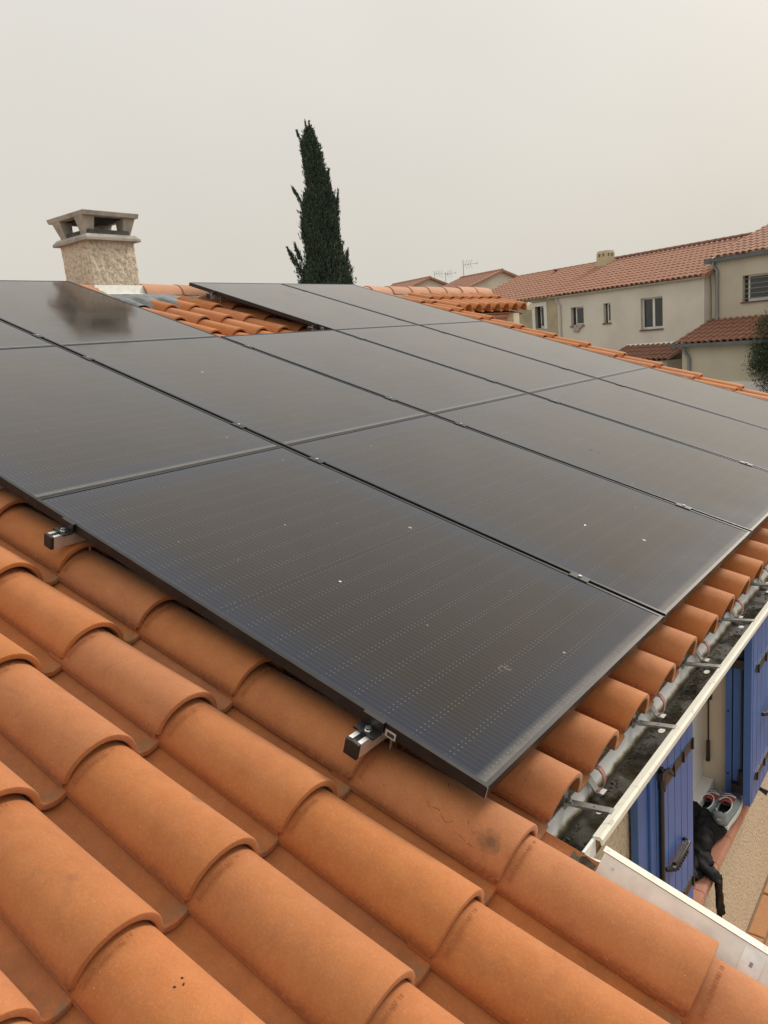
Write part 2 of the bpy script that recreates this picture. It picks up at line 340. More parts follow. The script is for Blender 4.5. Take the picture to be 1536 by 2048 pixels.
# ------------------------------------------------------------------ object helpers
COL = scene.collection
def tag(o, label=None, cat=None, group=None, kind=None):
    if label: o['label'] = label
    if cat: o['category'] = cat
    if group: o['group'] = group
    if kind: o['kind'] = kind
    return o
def thing(name, label, cat, mat=None, group=None):
    o = bpy.data.objects.new(name, None); COL.objects.link(o); o.empty_display_size = 0.1
    if mat is not None: o.matrix_basis = mat
    return tag(o, label, cat, group)
def link(name, me, parent=None, mat=None):
    o = bpy.data.objects.new(name, me); COL.objects.link(o)
    if parent is not None: o.parent = parent
    if mat is not None: o.matrix_basis = mat
    return o
def T(x, y, z): return Matrix.Translation((x, y, z))
class B:
    """collects geometry for one mesh"""
    def __init__(s): s.v = []; s.f = []; s.mi = []; s.cur = 0; s.mats = []
    def mat(s, key):
        if key not in s.mats: s.mats.append(key)
        s.cur = s.mats.index(key); return s
    def add(s, vs, fs):
        k = len(s.v); s.v += [tuple(p) for p in vs]
        for f in fs: s.f.append(tuple(i + k for i in f)); s.mi.append(s.cur)
    def box(s, a, b, m=None):
        (x0, y0, z0), (x1, y1, z1) = a, b
        vs = [Vector(p) for p in ((x0,y0,z0),(x1,y0,z0),(x1,y1,z0),(x0,y1,z0),(x0,y0,z1),(x1,y0,z1),(x1,y1,z1),(x0,y1,z1))]
        if m is not None: vs = [m @ p for p in vs]
        s.add(vs, [(0,3,2,1),(4,5,6,7),(0,1,5,4),(1,2,6,5),(2,3,7,6),(3,0,4,7)]); return s
    def prism(s, prof, y0, y1, m=None, axis='y'):
        """closed (x,z) profile extruded along y"""
        n = len(prof)
        if axis == 'y': vs = [Vector((x, y0, z)) for x, z in prof] + [Vector((x, y1, z)) for x, z in prof]
        elif axis == 'x': vs = [Vector((y0, x, z)) for x, z in prof] + [Vector((y1, x, z)) for x, z in prof]
        else: vs = [Vector((x, z, y0)) for x, z in prof] + [Vector((x, z, y1)) for x, z in prof]
        if m is not None: vs = [m @ p for p in vs]
        fs = [(i, (i + 1) % n, n + (i + 1) % n, n + i) for i in range(n)] + [tuple(range(n - 1, -1, -1)), tuple(range(n, 2 * n))]
        s.add(vs, fs); return s
    def tube(s, pts, r, n=8, cap=True):
        pts = [Vector(p) for p in pts]; rs = r if isinstance(r, (list, tuple)) else [r] * len(pts)
        vs = []; fs = []
        up = Vector((0.13, 0.21, 0.97)).normalized()
        for i, p in enumerate(pts):
            d = (pts[min(i + 1, len(pts) - 1)] - pts[max(i - 1, 0)]).normalized()
            a = d.cross(up)
            if a.length < 0.05: a = d.cross(Vector((1, 0, 0)))
            a.normalize(); b = d.cross(a).normalized()
            for k in range(n):
                th = 2 * math.pi * k / n
                vs.append(p + (a * math.cos(th) + b * math.sin(th)) * rs[i])
        for i in range(len(pts) - 1):
            for k in range(n):
                fs.append((i * n + k, i * n + (k + 1) % n, (i + 1) * n + (k + 1) % n, (i + 1) * n + k))
        if cap: fs += [tuple(range(n - 1, -1, -1)), tuple(range((len(pts) - 1) * n, len(pts) * n))]
        s.add(vs, fs); return s
    def mesh(s, name, smooth=False, matkey=None):
        me = bpy.data.meshes.new(name); me.from_pydata(s.v, [], s.f); me.update()
        for k in (s.mats or [matkey]): me.materials.append(M[k])
        if s.mats: me.polygons.foreach_set('material_index', s.mi)
        bm = bmesh.new(); bm.from_mesh(me); bmesh.ops.recalc_face_normals(bm, faces=bm.faces)
        if smooth:
            for f in bm.faces: f.smooth = True
            for e in bm.edges:
                if len(e.link_faces) == 2 and e.calc_face_angle(0) > R(38): e.smooth = False
        bm.to_mesh(me); bm.free()
        return me
    def obj(s, name, matkey=None, parent=None, mat=None, smooth=False, bevel=0):
        o = link(name, s.mesh(name, smooth, matkey), parent, mat)
        if bevel:
            md = o.modifiers.new('bevel', 'BEVEL'); md.width = bevel; md.segments = 2; md.limit_method = 'ANGLE'
        return o

# ------------------------------------------------------------------ roof frame
S = 0.319232
CS, SN = math.cos(S), math.sin(S)
ROOF = Matrix(((CS, 0, SN, 0), (0, 1, 0, 0), (-SN, 0, CS, 0), (0, 0, 0, 1)))   # (u down slope, v along eave, z out) -> world
def roofp(u, v, z): return ROOF @ Vector((u, v, z))
CAMR = ROOF.inverted() @ CAM
GZ = -2.60
TP, TG = 0.2385, 0.3975            # tile pitch across, gauge down the slope
V0, U0, ZT = -0.060, 1.820, -0.144  # left tip of column 0, lower end of row 0, height of the tip

# ------------------------------------------------------------------ ground
g = B(); g.box((-400, -400, GZ - 0.4), (400, 400, GZ - 0.03)); o = g.obj('ground', 'ground'); tag(o, kind='structure')

# ------------------------------------------------------------------ the house
HOUSE = thing('house', 'near house with orange clay tile roof, rough chimney and blue window shutters', 'house', T(0, 0, GZ))
HI = T(0, 0, -GZ)                  # child basis prefix
HR = HI @ ROOF
def hpart(b, name, matkey=None, smooth=False, bevel=0, mat=None): return b.obj(name, matkey, HOUSE, mat or HI, smooth, bevel)

# walls ----------------------------------------------------------------
XF = 1.62
w = B()
OY0, OY1, OZ0, OZ1 = 1.30, 2.12, -1.80, -0.90
w.box((XF - 0.20, 0.02, GZ), (XF, OY0, -0.80))
w.box((XF - 0.20, OY0, GZ), (XF, OY1, OZ0))
w.box((XF - 0.20, OY0, OZ1), (XF, OY1, -0.80))
w.box((XF - 0.20, OY1, GZ), (XF, 6.86, -0.80))
hpart(w, 'facade_wall', 'stucco')
w = B()     # the wing under the near, lower part of the roof
w.prism([(XF, GZ), (3.9, GZ), (3.9, -1.62), (XF, -0.85)], -3.0, 0.05)
w.prism([(-7, GZ), (XF - 0.2, GZ), (XF - 0.2, -0.80), (-3.45, 0.86), (-7, -0.3)], -3.0, 6.80)
hpart(w, 'side_wall', 'stucco')
# deck under the tiles
w = B()
w.add([roofp(-3.45, -3, -.235), roofp(1.76, -3, -.235), roofp(1.76, 6.86, -.235), roofp(-3.45, 6.86, -.235),
       roofp(-3.45, -3, -.255), roofp(1.76, -3, -.255), roofp(1.76, 6.86, -.255), roofp(-3.45, 6.86, -.255)],
      [(0,1,2,3),(4,7,6,5),(0,4,5,1),(1,5,6,2),(2,6,7,3),(3,7,4,0)])
w.add([roofp(1.76, -3, -.235), roofp(4.1, -3, -.235), roofp(4.1, .12, -.235), roofp(1.76, .12, -.235),
       roofp(1.76, -3, -.255), roofp(4.1, -3, -.255), roofp(4.1, .12, -.255), roofp(1.76, .12, -.255)],
      [(0,1,2,3),(4,7,6,5),(0,4,5,1),(1,5,6,2),(2,6,7,3),(3,7,4,0)])
w.add([roofp(-3.45, 6.86, -.235), roofp(-2.82, 6.86, -.235), roofp(-2.82, 8.74, -.235), roofp(-3.45, 8.74, -.235),
       roofp(-3.45, 6.86, -.255), roofp(-2.82, 6.86, -.255), roofp(-2.82, 8.74, -.255), roofp(-3.45, 8.74, -.255)],
      [(0,1,2,3),(4,7,6,5),(0,4,5,1),(1,5,6,2),(2,6,7,3),(3,7,4,0)])
hpart(w, 'roof_deck', 'deck')
# rear slope behind the ridge
w = B()
w.add([(-3.46, -3, .985), (-7.2, -3, -.25), (-7.2, 8.8, -.25), (-3.46, 8.8, .985)], [(0, 1, 2, 3)])
hpart(w, 'rear_slope', 'tile_far')

# tiles ----------------------------------------------------------------
def tile_profile(n_arc):
    p = []
    for i in range(n_arc + 1):
        th = math.pi * i / n_arc
        st = max(0.0, math.sin(th))
        y = 0.094 - 0.094 * math.cos(th)
        z = 0.0705 * st ** 1.18
        if th > math.pi / 2: z -= 0.014 * (1 - st)
        p.append((y, z))
    p += [(0.1935, -0.0235), (0.204, -0.0285), (0.216, -0.0305), (0.229, -0.0275), (0.2400, -0.0215), (0.2485, -0.0165)]
    return p
TK = 0.054
THK = 0.0155
def tile_mesh(n_arc, lod=0, seed=0):
    prof = tile_profile(n_arc)
    # normals of the profile
    nr = []
    for i, (y, z) in enumerate(prof):
        a = prof[max(i - 1, 0)]; b = prof[min(i + 1, len(prof) - 1)]
        ty, tz = b[0] - a[0], b[1] - a[1]; L = math.hypot(ty, tz) or 1
        nr.append((-tz / L, ty / L))
    rnd = random.Random(seed)
    b_ = B(); V = []; F = []
    rings = []
    outer_x = [-0.455, -0.36, -0.24, -0.12, -0.03, -0.005] if lod == 0 else [-0.455, -0.005]
    def ring(x, off, dz=0.0):
        r_ = []
        for (y, z), (ny, nz) in zip(prof, nr):
            fz = min(1.0, -x / 0.40); zz = z * (1 - .15 * fz) if z > 0 else z
            yy = y if y > .19 else .094 + (y - .094) * (1 - (.11 if y > .094 else .04) * fz)
            px, py, pz = x, yy + ny * off, zz + nz * off + TK * x + dz
            if lod == 0:
                q = Vector((px * 9, py * 14, seed * 3.7)); k = noise.noise(q) * 0.0011
                py += ny * k; pz += nz * k
            V.append((px, py, pz)); r_.append(len(V) - 1)
        rings.append(r_)
    for x in outer_x: ring(x, 0.0)
    ring(-0.0012, -0.0012)
    ring(0.0, -0.0042)
    ring(0.0, -THK + 0.002)
    ring(-0.002, -THK)
    ring(-0.09, -THK)
    for a, b in zip(rings[:-1], rings[1:]):
        for i in range(len(prof) - 1): F.append((a[i], b[i], b[i + 1], a[i + 1]))
    # closed long left edge (the edge that laps over the neighbour)
    e0 = len(V)
    for r_ in (rings[0], rings[len(outer_x) - 1]):
        x, y, z = V[r_[0]]; V.append((x, y + 0.0015, z - 0.012))
    F.append((rings[0][0], rings[len(outer_x) - 1][0], e0 + 1, e0))
    b_.add(V, F)
    me = b_.mesh('tile', True, 'tile')
    if sum(p.normal.z * p.area for p in me.polygons) < 0: me.flip_normals()
    return me
tile_hi = [tile_mesh(26, 0, s_) for s_ in range(4)]
tile_lo = tile_mesh(12, 1, 9)
# stamped lettering, bent round the barrel
def stamp_mesh():
    cu = bpy.data.curves.new('stamp', 'FONT'); cu.body = 'ZH01A-ZH01A07 10'; cu.size = 0.0115; cu.extrude = 0.0004; cu.space_character = 1.12
    cu.resolution_u = 2
    to = bpy.data.objects.new('stamp_tmp', cu); COL.objects.link(to)
    dg = bpy.context.evaluated_depsgraph_get(); me = bpy.data.meshes.new_from_object(to.evaluated_get(dg))
    bpy.data.objects.remove(to); bpy.data.curves.remove(cu)
    prof = tile_profile(60); acc = [0.0]
    for a, b in zip(prof[:-1], prof[1:]): acc.append(acc[-1] + math.hypot(b[0] - a[0], b[1] - a[1]))
    for v in me.vertices:
        s_ = v.co.x + 0.030; i = 0
        while i < len(acc) - 2 and acc[i + 1] < s_: i += 1
        f = (s_ - acc[i]) / max(1e-6, acc[i + 1] - acc[i])
        y = prof[i][0] + (prof[i + 1][0] - prof[i][0]) * f; z = prof[i][1] + (prof[i + 1][1] - prof[i][1]) * f
        ty, tz = prof[i + 1][0] - prof[i][0], prof[i + 1][1] - prof[i][1]; L = math.hypot(ty, tz)
        x = -0.3975 + 0.021 - v.co.y
        h = v.co.z + 0.0003
        v.co = (x, y - tz / L * h, z + ty / L * h + TK * x)
    me.materials.clear(); me.materials.append(M['stamp']); return me
stamp_me = stamp_mesh()

panel_cells = [(0, k) for k in range(5)] + [(-1, k) for k in range(5)] + [(-2, k) for k in (0, 1, 3, 4)]
def panel_rect(r, k): return (r * PL, (r + 1) * PL, k * (PW + GAP), k * (PW + GAP) + PW)
RECTS = [panel_rect(*c) for c in panel_cells]
CMI = cam.matrix_world.inverted()
def in_frame(P, m=0.02):
    q = CMI @ P
    if q.z > -0.1: return False
    x = 1567.23 * q.x / -q.z; y = 1567.23 * q.y / -q.z
    return abs(x) < 768 * (1 + m) and abs(y) < 1024 * (1 + m)
def seen(pl):
    """does the camera see this roof-frame point past the panels"""
    P = ROOF @ Vector(pl)
    if not in_frame(P): return False
    d = CAMR - Vector(pl); k = -(pl[2] + 0.02) / d.z if pl[2] < -0.02 else 0
    q = Vector(pl) + d * max(0, k)
    for a, b, c, e_ in RECTS:
        if a < q.x < b and c < q.y < e_: return False
    return True
rows = {}
tiles = []
for k in range(-9, 29):                       # main slope columns
    for m in range(-4, 13):
        if k > 0 and m < 0: continue
        if m == 12 and k in (10, 11): continue   # under the chimney apron
        tiles.append((U0 - TG * m, V0 + TP * k, 0.0))
for k in range(29, 37):                       # raised wing at the far end
    tiles.append((-2.76, V0 + TP * k, 0.0)); tiles.append((-2.76 - TG, V0 + TP * k, 0.0))
ind = []; hid = []
for (u, v, dz) in tiles:
    pts = [(u - a, v + y, ZT + z) for a in (0.01, 0.1, 0.2, 0.3, 0.395) for y, z in ((0.03, 0.05), (0.094, 0.071), (0.15, 0.05), (0.215, -0.03))]
    n_ = sum(seen(p) for p in pts)
    (ind if n_ else hid).append((u, v, dz))
ind.sort(key=lambda q: (Vector((q[0], q[1], ZT)) - CAMR).length)
hid += ind[290:]; ind = ind[:290]
rt = random.Random(11)
for i, (u, v, dz) in enumerate(ind):
    d = (Vector((u, v, ZT)) - CAMR).length
    me = tile_hi[rt.randrange(4)] if d < 4.2 else tile_lo
    jm = T(u + rt.uniform(-.003, .003), v + rt.uniform(-.0022, .0022), ZT + rt.uniform(-.0012, .0016)) @ Matrix.Rotation(rt.uniform(-.006, .006), 4, 'Z') @ Matrix.Rotation(rt.uniform(-.008, .008), 4, 'X')
    t_ = link('tile', me, HOUSE, HR @ jm)
    if d < 2.4: link('stamped_lettering', stamp_me, t_)
hb = B()
pl_ = [(p.co.x, p.co.y, p.co.z) for p in tile_lo.vertices]; pf = [tuple(p.vertices) for p in tile_lo.polygons]
for (u, v, dz) in hid:
    hb.add([roofp(u + x, v + y, ZT + z) for x, y, z in pl_], pf)
o = hpart(hb, 'tile_field', 'tile', smooth=True); o['kind'] = 'stuff'
print('tiles', len(ind), len(hid), len(hb.f))

# scratches on the tiles beside the panel corner
def scratch(pts, r, seed=0):
    r *= .72
    P = [Vector(p) for p in pts]; out = []; rr = random.Random(seed)
    for a, b in zip(P[:-1], P[1:]):
        for q in range(5): out.append(a.lerp(b, q / 5) + Vector((rr.gauss(0, 1), rr.gauss(0, 1), rr.gauss(0, .4))) * .0006)
    out.append(P[-1]); n = len(out)
    b_ = B(); b_.tube(out, [r * (.35 + .65 * math.sin(math.pi * (i + .5) / n)) * rr.uniform(.6, 1.2) for i in range(n)], 4)
    hpart(b_, 'scratch', 'mark')
scratch([(1.48, 0.0773, -0.5998), (1.5047, 0.0441, -0.5939), (1.521, 0.0235, -0.5978)], .0011, 1)
scratch([(1.6136, 0.2679, -0.6172), (1.6151, 0.2299, -0.6262), (1.6111, 0.2055, -0.6406), (1.6024, 0.1875, -0.6596)], .0016, 2)
scratch([(1.4883, -0.0197, -0.6027), (1.4991, -0.029, -0.6113), (1.5097, -0.0251, -0.6114), (1.5236, -0.0246, -0.6145), (1.534, -0.0314, -0.6219), (1.5433, -0.0367, -0.6285), (1.5575, -0.0329, -0.629), (1.5683, -0.0167, -0.621)], .0010, 3)
scratch([(1.5627, 0.0124, -0.6095), (1.5876, -0.0135, -0.6242), (1.6112, -0.03, -0.64)], .0009, 4)
scratch([(1.5742, -0.0416, -0.6411), (1.5987, -0.0455, -0.6518), (1.6196, -0.0469, -0.6589)], .0009, 5)
scratch([(1.3764, -0.0358, -0.5856), (1.384, -0.039, -0.5905), (1.3936, -0.0344, -0.5888)], .0007, 6)
for k_, pts_ in enumerate(([(1.4462, -0.6627, -0.58), (1.4493, -0.6604, -0.5813)], [(1.4568, -0.6655, -0.582), (1.4608, -0.6698, -0.5823)], [(1.4515, -0.6817, -0.5792), (1.4549, -0.6796, -0.5801)])):
    b_ = B(); P_ = [Vector(p) for p in pts_]; b_.tube([P_[0], (P_[0] + P_[1]) / 2 + Vector((0, 0, .001)), P_[1]], [.0012, .0018, .0007], 5); hpart(b_, 'dirt_crumb', 'mark')

# ridge ---------------------------------------------------------------
XR, ZR = -3.455, 0.965
def ridge_mesh():
    b_ = B(); V = []; F = []; n = 12
    for (y, rr) in ((0, .118), (0.004, .121), (0.42, .110), (0.42, .100), (0, .108)):
        for i in range(n + 1):
            th = math.pi * (0.04 + 0.92 * i / n); V.append((-rr * 1.12 * math.cos(th), y, rr * math.sin(th)))
    for j in range(4):
        for i in range(n): a = j * (n + 1) + i; F.append((a, a + 1, a + n + 2, a + n + 1))
    a0 = 4 * (n + 1)
    for i in range(n): F.append((i, i + 1, a0 + i + 1, a0 + i))
    b_.add(V, F); return b_.mesh('ridge_tile', True, 'ridge')
rme = ridge_mesh()
y = 3.04; i = 0
while y < 8.7:
    link('ridge_tile', rme, HOUSE, HI @ T(XR, y, ZR + rt.uniform(-.003, .003)) @ Matrix.Rotation(rt.uniform(-.012, .012), 4, 'X')); y += 0.395
y = 2.60 - 0.42
while y > -1.2:
    link('ridge_tile', rme, HOUSE, HI @ T(XR, y, ZR)); y -= 0.395
mb = B()
for (y0, y1) in ((-1.2, 2.6), (3.03, 8.86)):
    n = int((y1 - y0) / 0.05); V = []; F = []
    for i in range(n + 1):
        yy = y0 + (y1 - y0) * i / n
        w1 = 0.012 * noise.noise(Vector((yy * 9, 0, 0))); w2 = 0.016 * noise.noise(Vector((yy * 14, 3, 0)))
        V += [(XR + .10, yy, ZR + .03), (XR + .125 + w1, yy, ZR + 0.012), (XR + .150 + w1 * .5, yy, ZR - .022 + w2 * .6), (XR + .205 + w2, yy, ZR - .060), (XR + .24, yy, ZR - .13)]
    for i in range(n):
        for j in range(4): a = i * 5 + j; F.append((a, a + 5, a + 6, a + 1))
    mb.add(V, F)
hpart(mb, 'ridge_mortar', 'mortar', smooth=True)

# far raised wing: genoise band, wall, verge end
XE = roofp(-2.76, 0, ZT).x; ZE = roofp(-2.76, 0, ZT).z
w = B(); w.box((XE - .9, 6.88, GZ), (XE - .17, 8.62, ZE - .07)); hpart(w, 'wing_wall', 'stucco')
w = B(); w.box((XE - .17, 6.88, ZE - .115), (XE - .09, 8.68, ZE - .052)); w.box((XE - .17, 6.88, ZE - .16), (XE - .12, 8.66, ZE - .118)); hpart(w, 'genoise_band', 'sill')
w = B(); w.box((XE - .14, 8.36, ZE - .26), (XE - .02, 8.52, ZE - .07)); hpart(w, 'corner_corbel', 'white_end')
w = B(); w.box((XE - .168, 7.95, ZE - .30), (XE - .150, 8.34, ZE - .162)); hpart(w, 'vent_panel', 'tile_old')
w = B(); n = 14; V = []; F = []
for j, u in enumerate((-2.80, -2.745)):
    for i in range(n + 1):
        th = math.pi * i / n; V.append(roofp(u, V0 + TP * 37 + .035 - .075 * math.cos(th), ZT - .035 + .095 * math.sin(th)))
w.add(V, [(i, i + 1, n + 2 + i, n + 1 + i) for i in range(n)] + [tuple(range(n + 1, 2 * n + 2))])
hpart(w, 'verge_mortar', 'white_end', smooth=True)
# verge mortar of the main slope (right-hand edge)
w = B(); w.add([roofp(-2.7, 6.86, -.25), roofp(1.78, 6.86, -.25), roofp(1.78, 6.90, -.17), roofp(-2.7, 6.90, -.17), roofp(-2.7, 6.80, -.15), roofp(1.78, 6.80, -.15)], [(0,1,2,3),(3,2,5,4)])
hpart(w, 'verge_board', 'white_end')

# chimney ----------------------------------------------------------------
CH = link('chimney', None, HOUSE, HI)
CX0, CX1, CY0, CY1 = -3.80, -3.40, 2.60, 3.03
def rough_box(x0, x1, y0, y1, z0, z1, n, amp, flare):
    b_ = B(); V = []; F = []
    per = []
    for i in range(n): per.append((x0 + (x1 - x0) * i / n, y0, 0, -1))
    for i in range(n): per.append((x1, y0 + (y1 - y0) * i / n, 1, 0))
    for i in range(n): per.append((x1 + (x0 - x1) * i / n, y1, 0, 1))
    for i in range(n): per.append((x0, y1 + (y0 - y1) * i / n, -1, 0))
    N = len(per); H = int(n * 1.1)
    cx, cy = (x0 + x1) / 2, (y0 + y1) / 2
    for j in range(H + 1):
        z = z0 + (z1 - z0) * j / H; fl = flare * max(0, 1 - j / H * 3.0) ** 2
        for (x, y, nx, ny) in per:
            q = Vector((x * 26, y * 26, z * 26)); d = amp * (noise.noise(q) + 0.9 * noise.noise(q * 2.3) + 0.25)
            r_ = 1 + fl
            V.append((cx + (x - cx) * r_ + nx * d, cy + (y - cy) * r_ + ny * d, z + amp * .5 * noise.noise(q + Vector((9, 9, 9)))))
    for j in range(H):
        for i in range(N): a = j * N + i; c = j * N + (i + 1) % N; F.append((a, c, c + N, a + N))
    b_.add(V, F); return b_
rough_box(CX0, CX1, CY0, CY1, .70, 1.425, 44, .0075, .05).obj('stack', 'roughcast', CH, smooth=True)
def frustum(b_, x0, x1, y0, y1, z0, z1, gx, gy, ox=0, oy=0):
    V = [(x0, y0, z0), (x1, y0, z0), (x1, y1, z0), (x0, y1, z0), (x0 - gx + ox, y0 - gy + oy, z1), (x1 + gx + ox, y0 - gy + oy, z1), (x1 + gx + ox, y1 + gy + oy, z1), (x0 - gx + ox, y1 + gy + oy, z1)]
    b_.add(V, [(0,3,2,1),(4,5,6,7),(0,1,5,4),(1,2,6,5),(2,3,7,6),(3,0,4,7)])
p = B(); frustum(p, -3.85, -3.35, 2.555, 3.075, 1.415, 1.436, 0, 0); frustum(p, -3.85, -3.35, 2.555, 3.075, 1.436, 1.468, -.030, -.030)
p.obj('cowl_plinth', 'concrete', CH, bevel=.004)
p = B(); p.box((-3.80, 2.61, 1.469), (-3.40, 2.635, 1.505)); p.box((-3.425, 2.635, 1.469), (-3.40, 3.0, 1.505)); p.box((-3.80, 2.995, 1.469), (-3.425, 3.02, 1.505)); p.box((-3.80, 2.635, 1.469), (-3.775, 2.995, 1.505))
p.obj('flue_collar', 'soot', CH)
for (x, y_, ax, ay) in ((-3.455, 2.64, .02, -.02), (-3.455, 2.985, .02, .02), (-3.745, 2.64, -.02, -.02), (-3.745, 2.985, -.02, .02)):
    p = B(); frustum(p, x - .036, x + .036, y_ - .036, y_ + .036, 1.466, 1.604, .022, .022, ax, ay); p.obj('cowl_leg', 'concrete', CH, bevel=.004)
p = B(); frustum(p, -3.870, -3.350, 2.560, 3.075, 1.603, 1.640, .008, .008); p.obj('cowl_slab', 'concrete', CH, bevel=.004)
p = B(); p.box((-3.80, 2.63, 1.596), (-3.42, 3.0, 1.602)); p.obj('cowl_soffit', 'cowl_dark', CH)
p = B(); p.prism([(-3.385, 1.062), (-3.375, 1.064), (-3.355, .998), (-3.335, .990), (-3.335, .984), (-3.37, .984)], 2.575, 3.06); p.obj('painted_flashing', 'whitemetal', CH)
# lead apron dressed over the tiles below the chimney
V = []; F = []; nx, ny = 10, 40
for i in range(nx + 1):
    for j in range(ny + 1):
        u = -3.43 + 0.42 * i / nx; v = 2.42 + .85 * j / ny
        k = math.floor((v - V0) / TP); yy = v - V0 - k * TP
        pr = tile_profile(20); z = -.03
        for a, b in zip(pr[:-1], pr[1:]):
            if a[0] <= yy <= b[0]: z = a[1] + (b[1] - a[1]) * (yy - a[0]) / max(1e-6, b[0] - a[0])
        bl = i / nx
        lim = max(0.0, 1 - abs(v - 2.85) / .42)
        zz = (ZT + .045) * (1 - bl) + (ZT + z * .9 - .012) * bl + 0.004 * noise.noise(Vector((u * 20, v * 20, 1)))
        V.append(roofp(-3.43 + (u + 3.43) * (0.55 + .45 * min(1, lim * 2.2)), v, zz))
for i in range(nx):
    for j in range(ny): a = i * (ny + 1) + j; F.append((a, a + 1, a + ny + 2, a + ny + 1))
p = B(); p.add(V, F); p.obj('lead_apron', 'lead', CH, smooth=True)
p = B(); p.add([roofp(-3.50, 2.2, -.085), roofp(-3.1, 2.2, -.12), roofp(-3.1, 2.62, -.12), roofp(-3.50, 2.62, -.085)], [(0, 1, 2, 3)]); p.obj('side_flashing', 'mortar', CH)

# eave gutter -------------------------------------------------------------
GU = link('gutter', None, HOUSE, HI)
GY0, GY1 = 0.12, 6.95
p = B(); p.prism([(1.621, -.794), (1.627, -.792), (1.6535, -.833), (1.649, -.838)], GY0, GY1); p.obj('back_wall', 'gutter', GU)
p = B(); p.prism([(1.648, -.839), (1.650, -.834), (1.742, -.834), (1.745, -.839)], GY0, GY1); p.obj('trough_floor', 'algae', GU)
p = B(); p.prism([(1.6560, -.8335), (1.6575, -.8315), (1.6590, -.8335)], GY0, GY1); p.obj('floor_seam', 'gutter', GU)
p = B(); p.prism([(1.740, -.835), (1.745, -.839), (1.756, -.776), (1.751, -.776)], .20, GY1); p.obj('front_wall', 'algae', GU)
p = B(); p.prism([(1.750, -.772), (1.756, -.778), (1.768, -.780), (1.770, -.790), (1.774, -.790), (1.774, -.775), (1.768, -.769)], .262, GY1); p.obj('front_lip', 'lip', GU)
p = B(); p.box((1.75, .20, -.82), (1.757, .262, -.775)); p.box((1.757, .205, -.83), (1.800, .211, -.79)); p.obj('end_cap', 'gutter', GU)
for k in range(13):
    y0 = .375 + .4815 * k
    br = B(); br.prism([(1.632, -.787), (1.632, -.780), (1.748, -.769), (1.756, -.769), (1.756, -.775)], y0 - .011, y0 + .011)
    br.box((1.630, y0 - .0112, -.800), (1.633, y0 + .0112, -.735))
    ob = br.obj('gutter_bracket', 'steel', GU)
    if k < 5:
        b2 = B(); b2.tube([(1.640, y0, -.785), (1.640, y0, -.770)], .0065, 6); b2.tube([(1.648, y0 - .004, -.786), (1.648, y0 - .004, -.776)], .004, 6); b2.obj('bracket_bolt', 'steel', GU)
        b3 = B(); b3.box((1.672, y0 - .001, -.7793), (1.676, y0 + .010, -.7779)); b3.box((1.705, y0 - .003, -.7755), (1.726, y0 + .001, -.7727)); b3.obj('bracket_slot', 'cowl_dark', GU)
    if k < 7:
        y1 = y0 - .012 + .0; yc = y0 + .0
        cy = .505 + .4815 * k
        arc = [(1.650, -.748), (1.660, -.742), (1.671, -.744), (1.680, -.756), (1.684, -.775), (1.679, -.796), (1.668, -.806), (1.660, -.809)]
        cb = B(); V = []
        for (x, z) in arc: V += [(x, cy - .008, z), (x, cy + .008, z), (x - .002, cy + .008, z - .004), (x - .002, cy - .008, z - .004)]
        n = len(arc); F = []
        for i in range(n - 1):
            for j in range(4): F.append((i * 4 + j, i * 4 + (j + 1) % 4, i * 4 + 4 + (j + 1) % 4, i * 4 + 4 + j))
        F += [(0, 1, 2, 3), (4 * n - 1, 4 * n - 2, 4 * n - 3, 4 * n - 4)]
        cb.add(V, F); cb.obj('tile_hook', 'copper', GU, smooth=True)
        cb = B(); cb.prism([(1.632, -.782), (1.636, -.777), (1.660, -.812), (1.676, -.814), (1.676, -.819), (1.658, -.817)], cy - .012, cy + .012); cb.obj('hook_strap', 'steel', GU)
        cb = B(); cb.box((1.660, cy - .012, -.8135), (1.682, cy + .014, -.8115)); cb.obj('hook_plate', 'whitemetal', GU)
        cb = B(); V = [(1.69 + .010 * math.cos(a * math.pi / 6), cy - .055 + .016 * math.sin(a * math.pi / 6), -.8325) for a in range(12)]; cb.add(V, [tuple(range(12))]); cb.obj('white_oval', 'whitemetal', GU)  # small white oval on the trough floor near each hook
db = B(); rg = random.Random(8)
for i in range(420):
    y = rg.uniform(.2, 4.5); x = (1.662 + abs(rg.gauss(0, .012))) if rg.random() < .55 else rg.uniform(1.66, 1.74); r_ = rg.uniform(.0015, .006); a = rg.uniform(0, 6.28); z = -.8338
    c, s_ = math.cos(a), math.sin(a)
    db.add([(x + r_ * 1.8 * c, y + r_ * 1.8 * s_, z + rg.uniform(0, .002)), (x - r_ * .6 * s_, y + r_ * .6 * c, z + .003), (x - r_ * 1.8 * c, y - r_ * 1.8 * s_, z), (x + r_ * .6 * s_, y - r_ * .6 * c, z + rg.uniform(0, .002))], [(0, 1, 2, 3)])
o = db.obj('leaf_debris', 'debris', GU); o['kind'] = 'stuff'
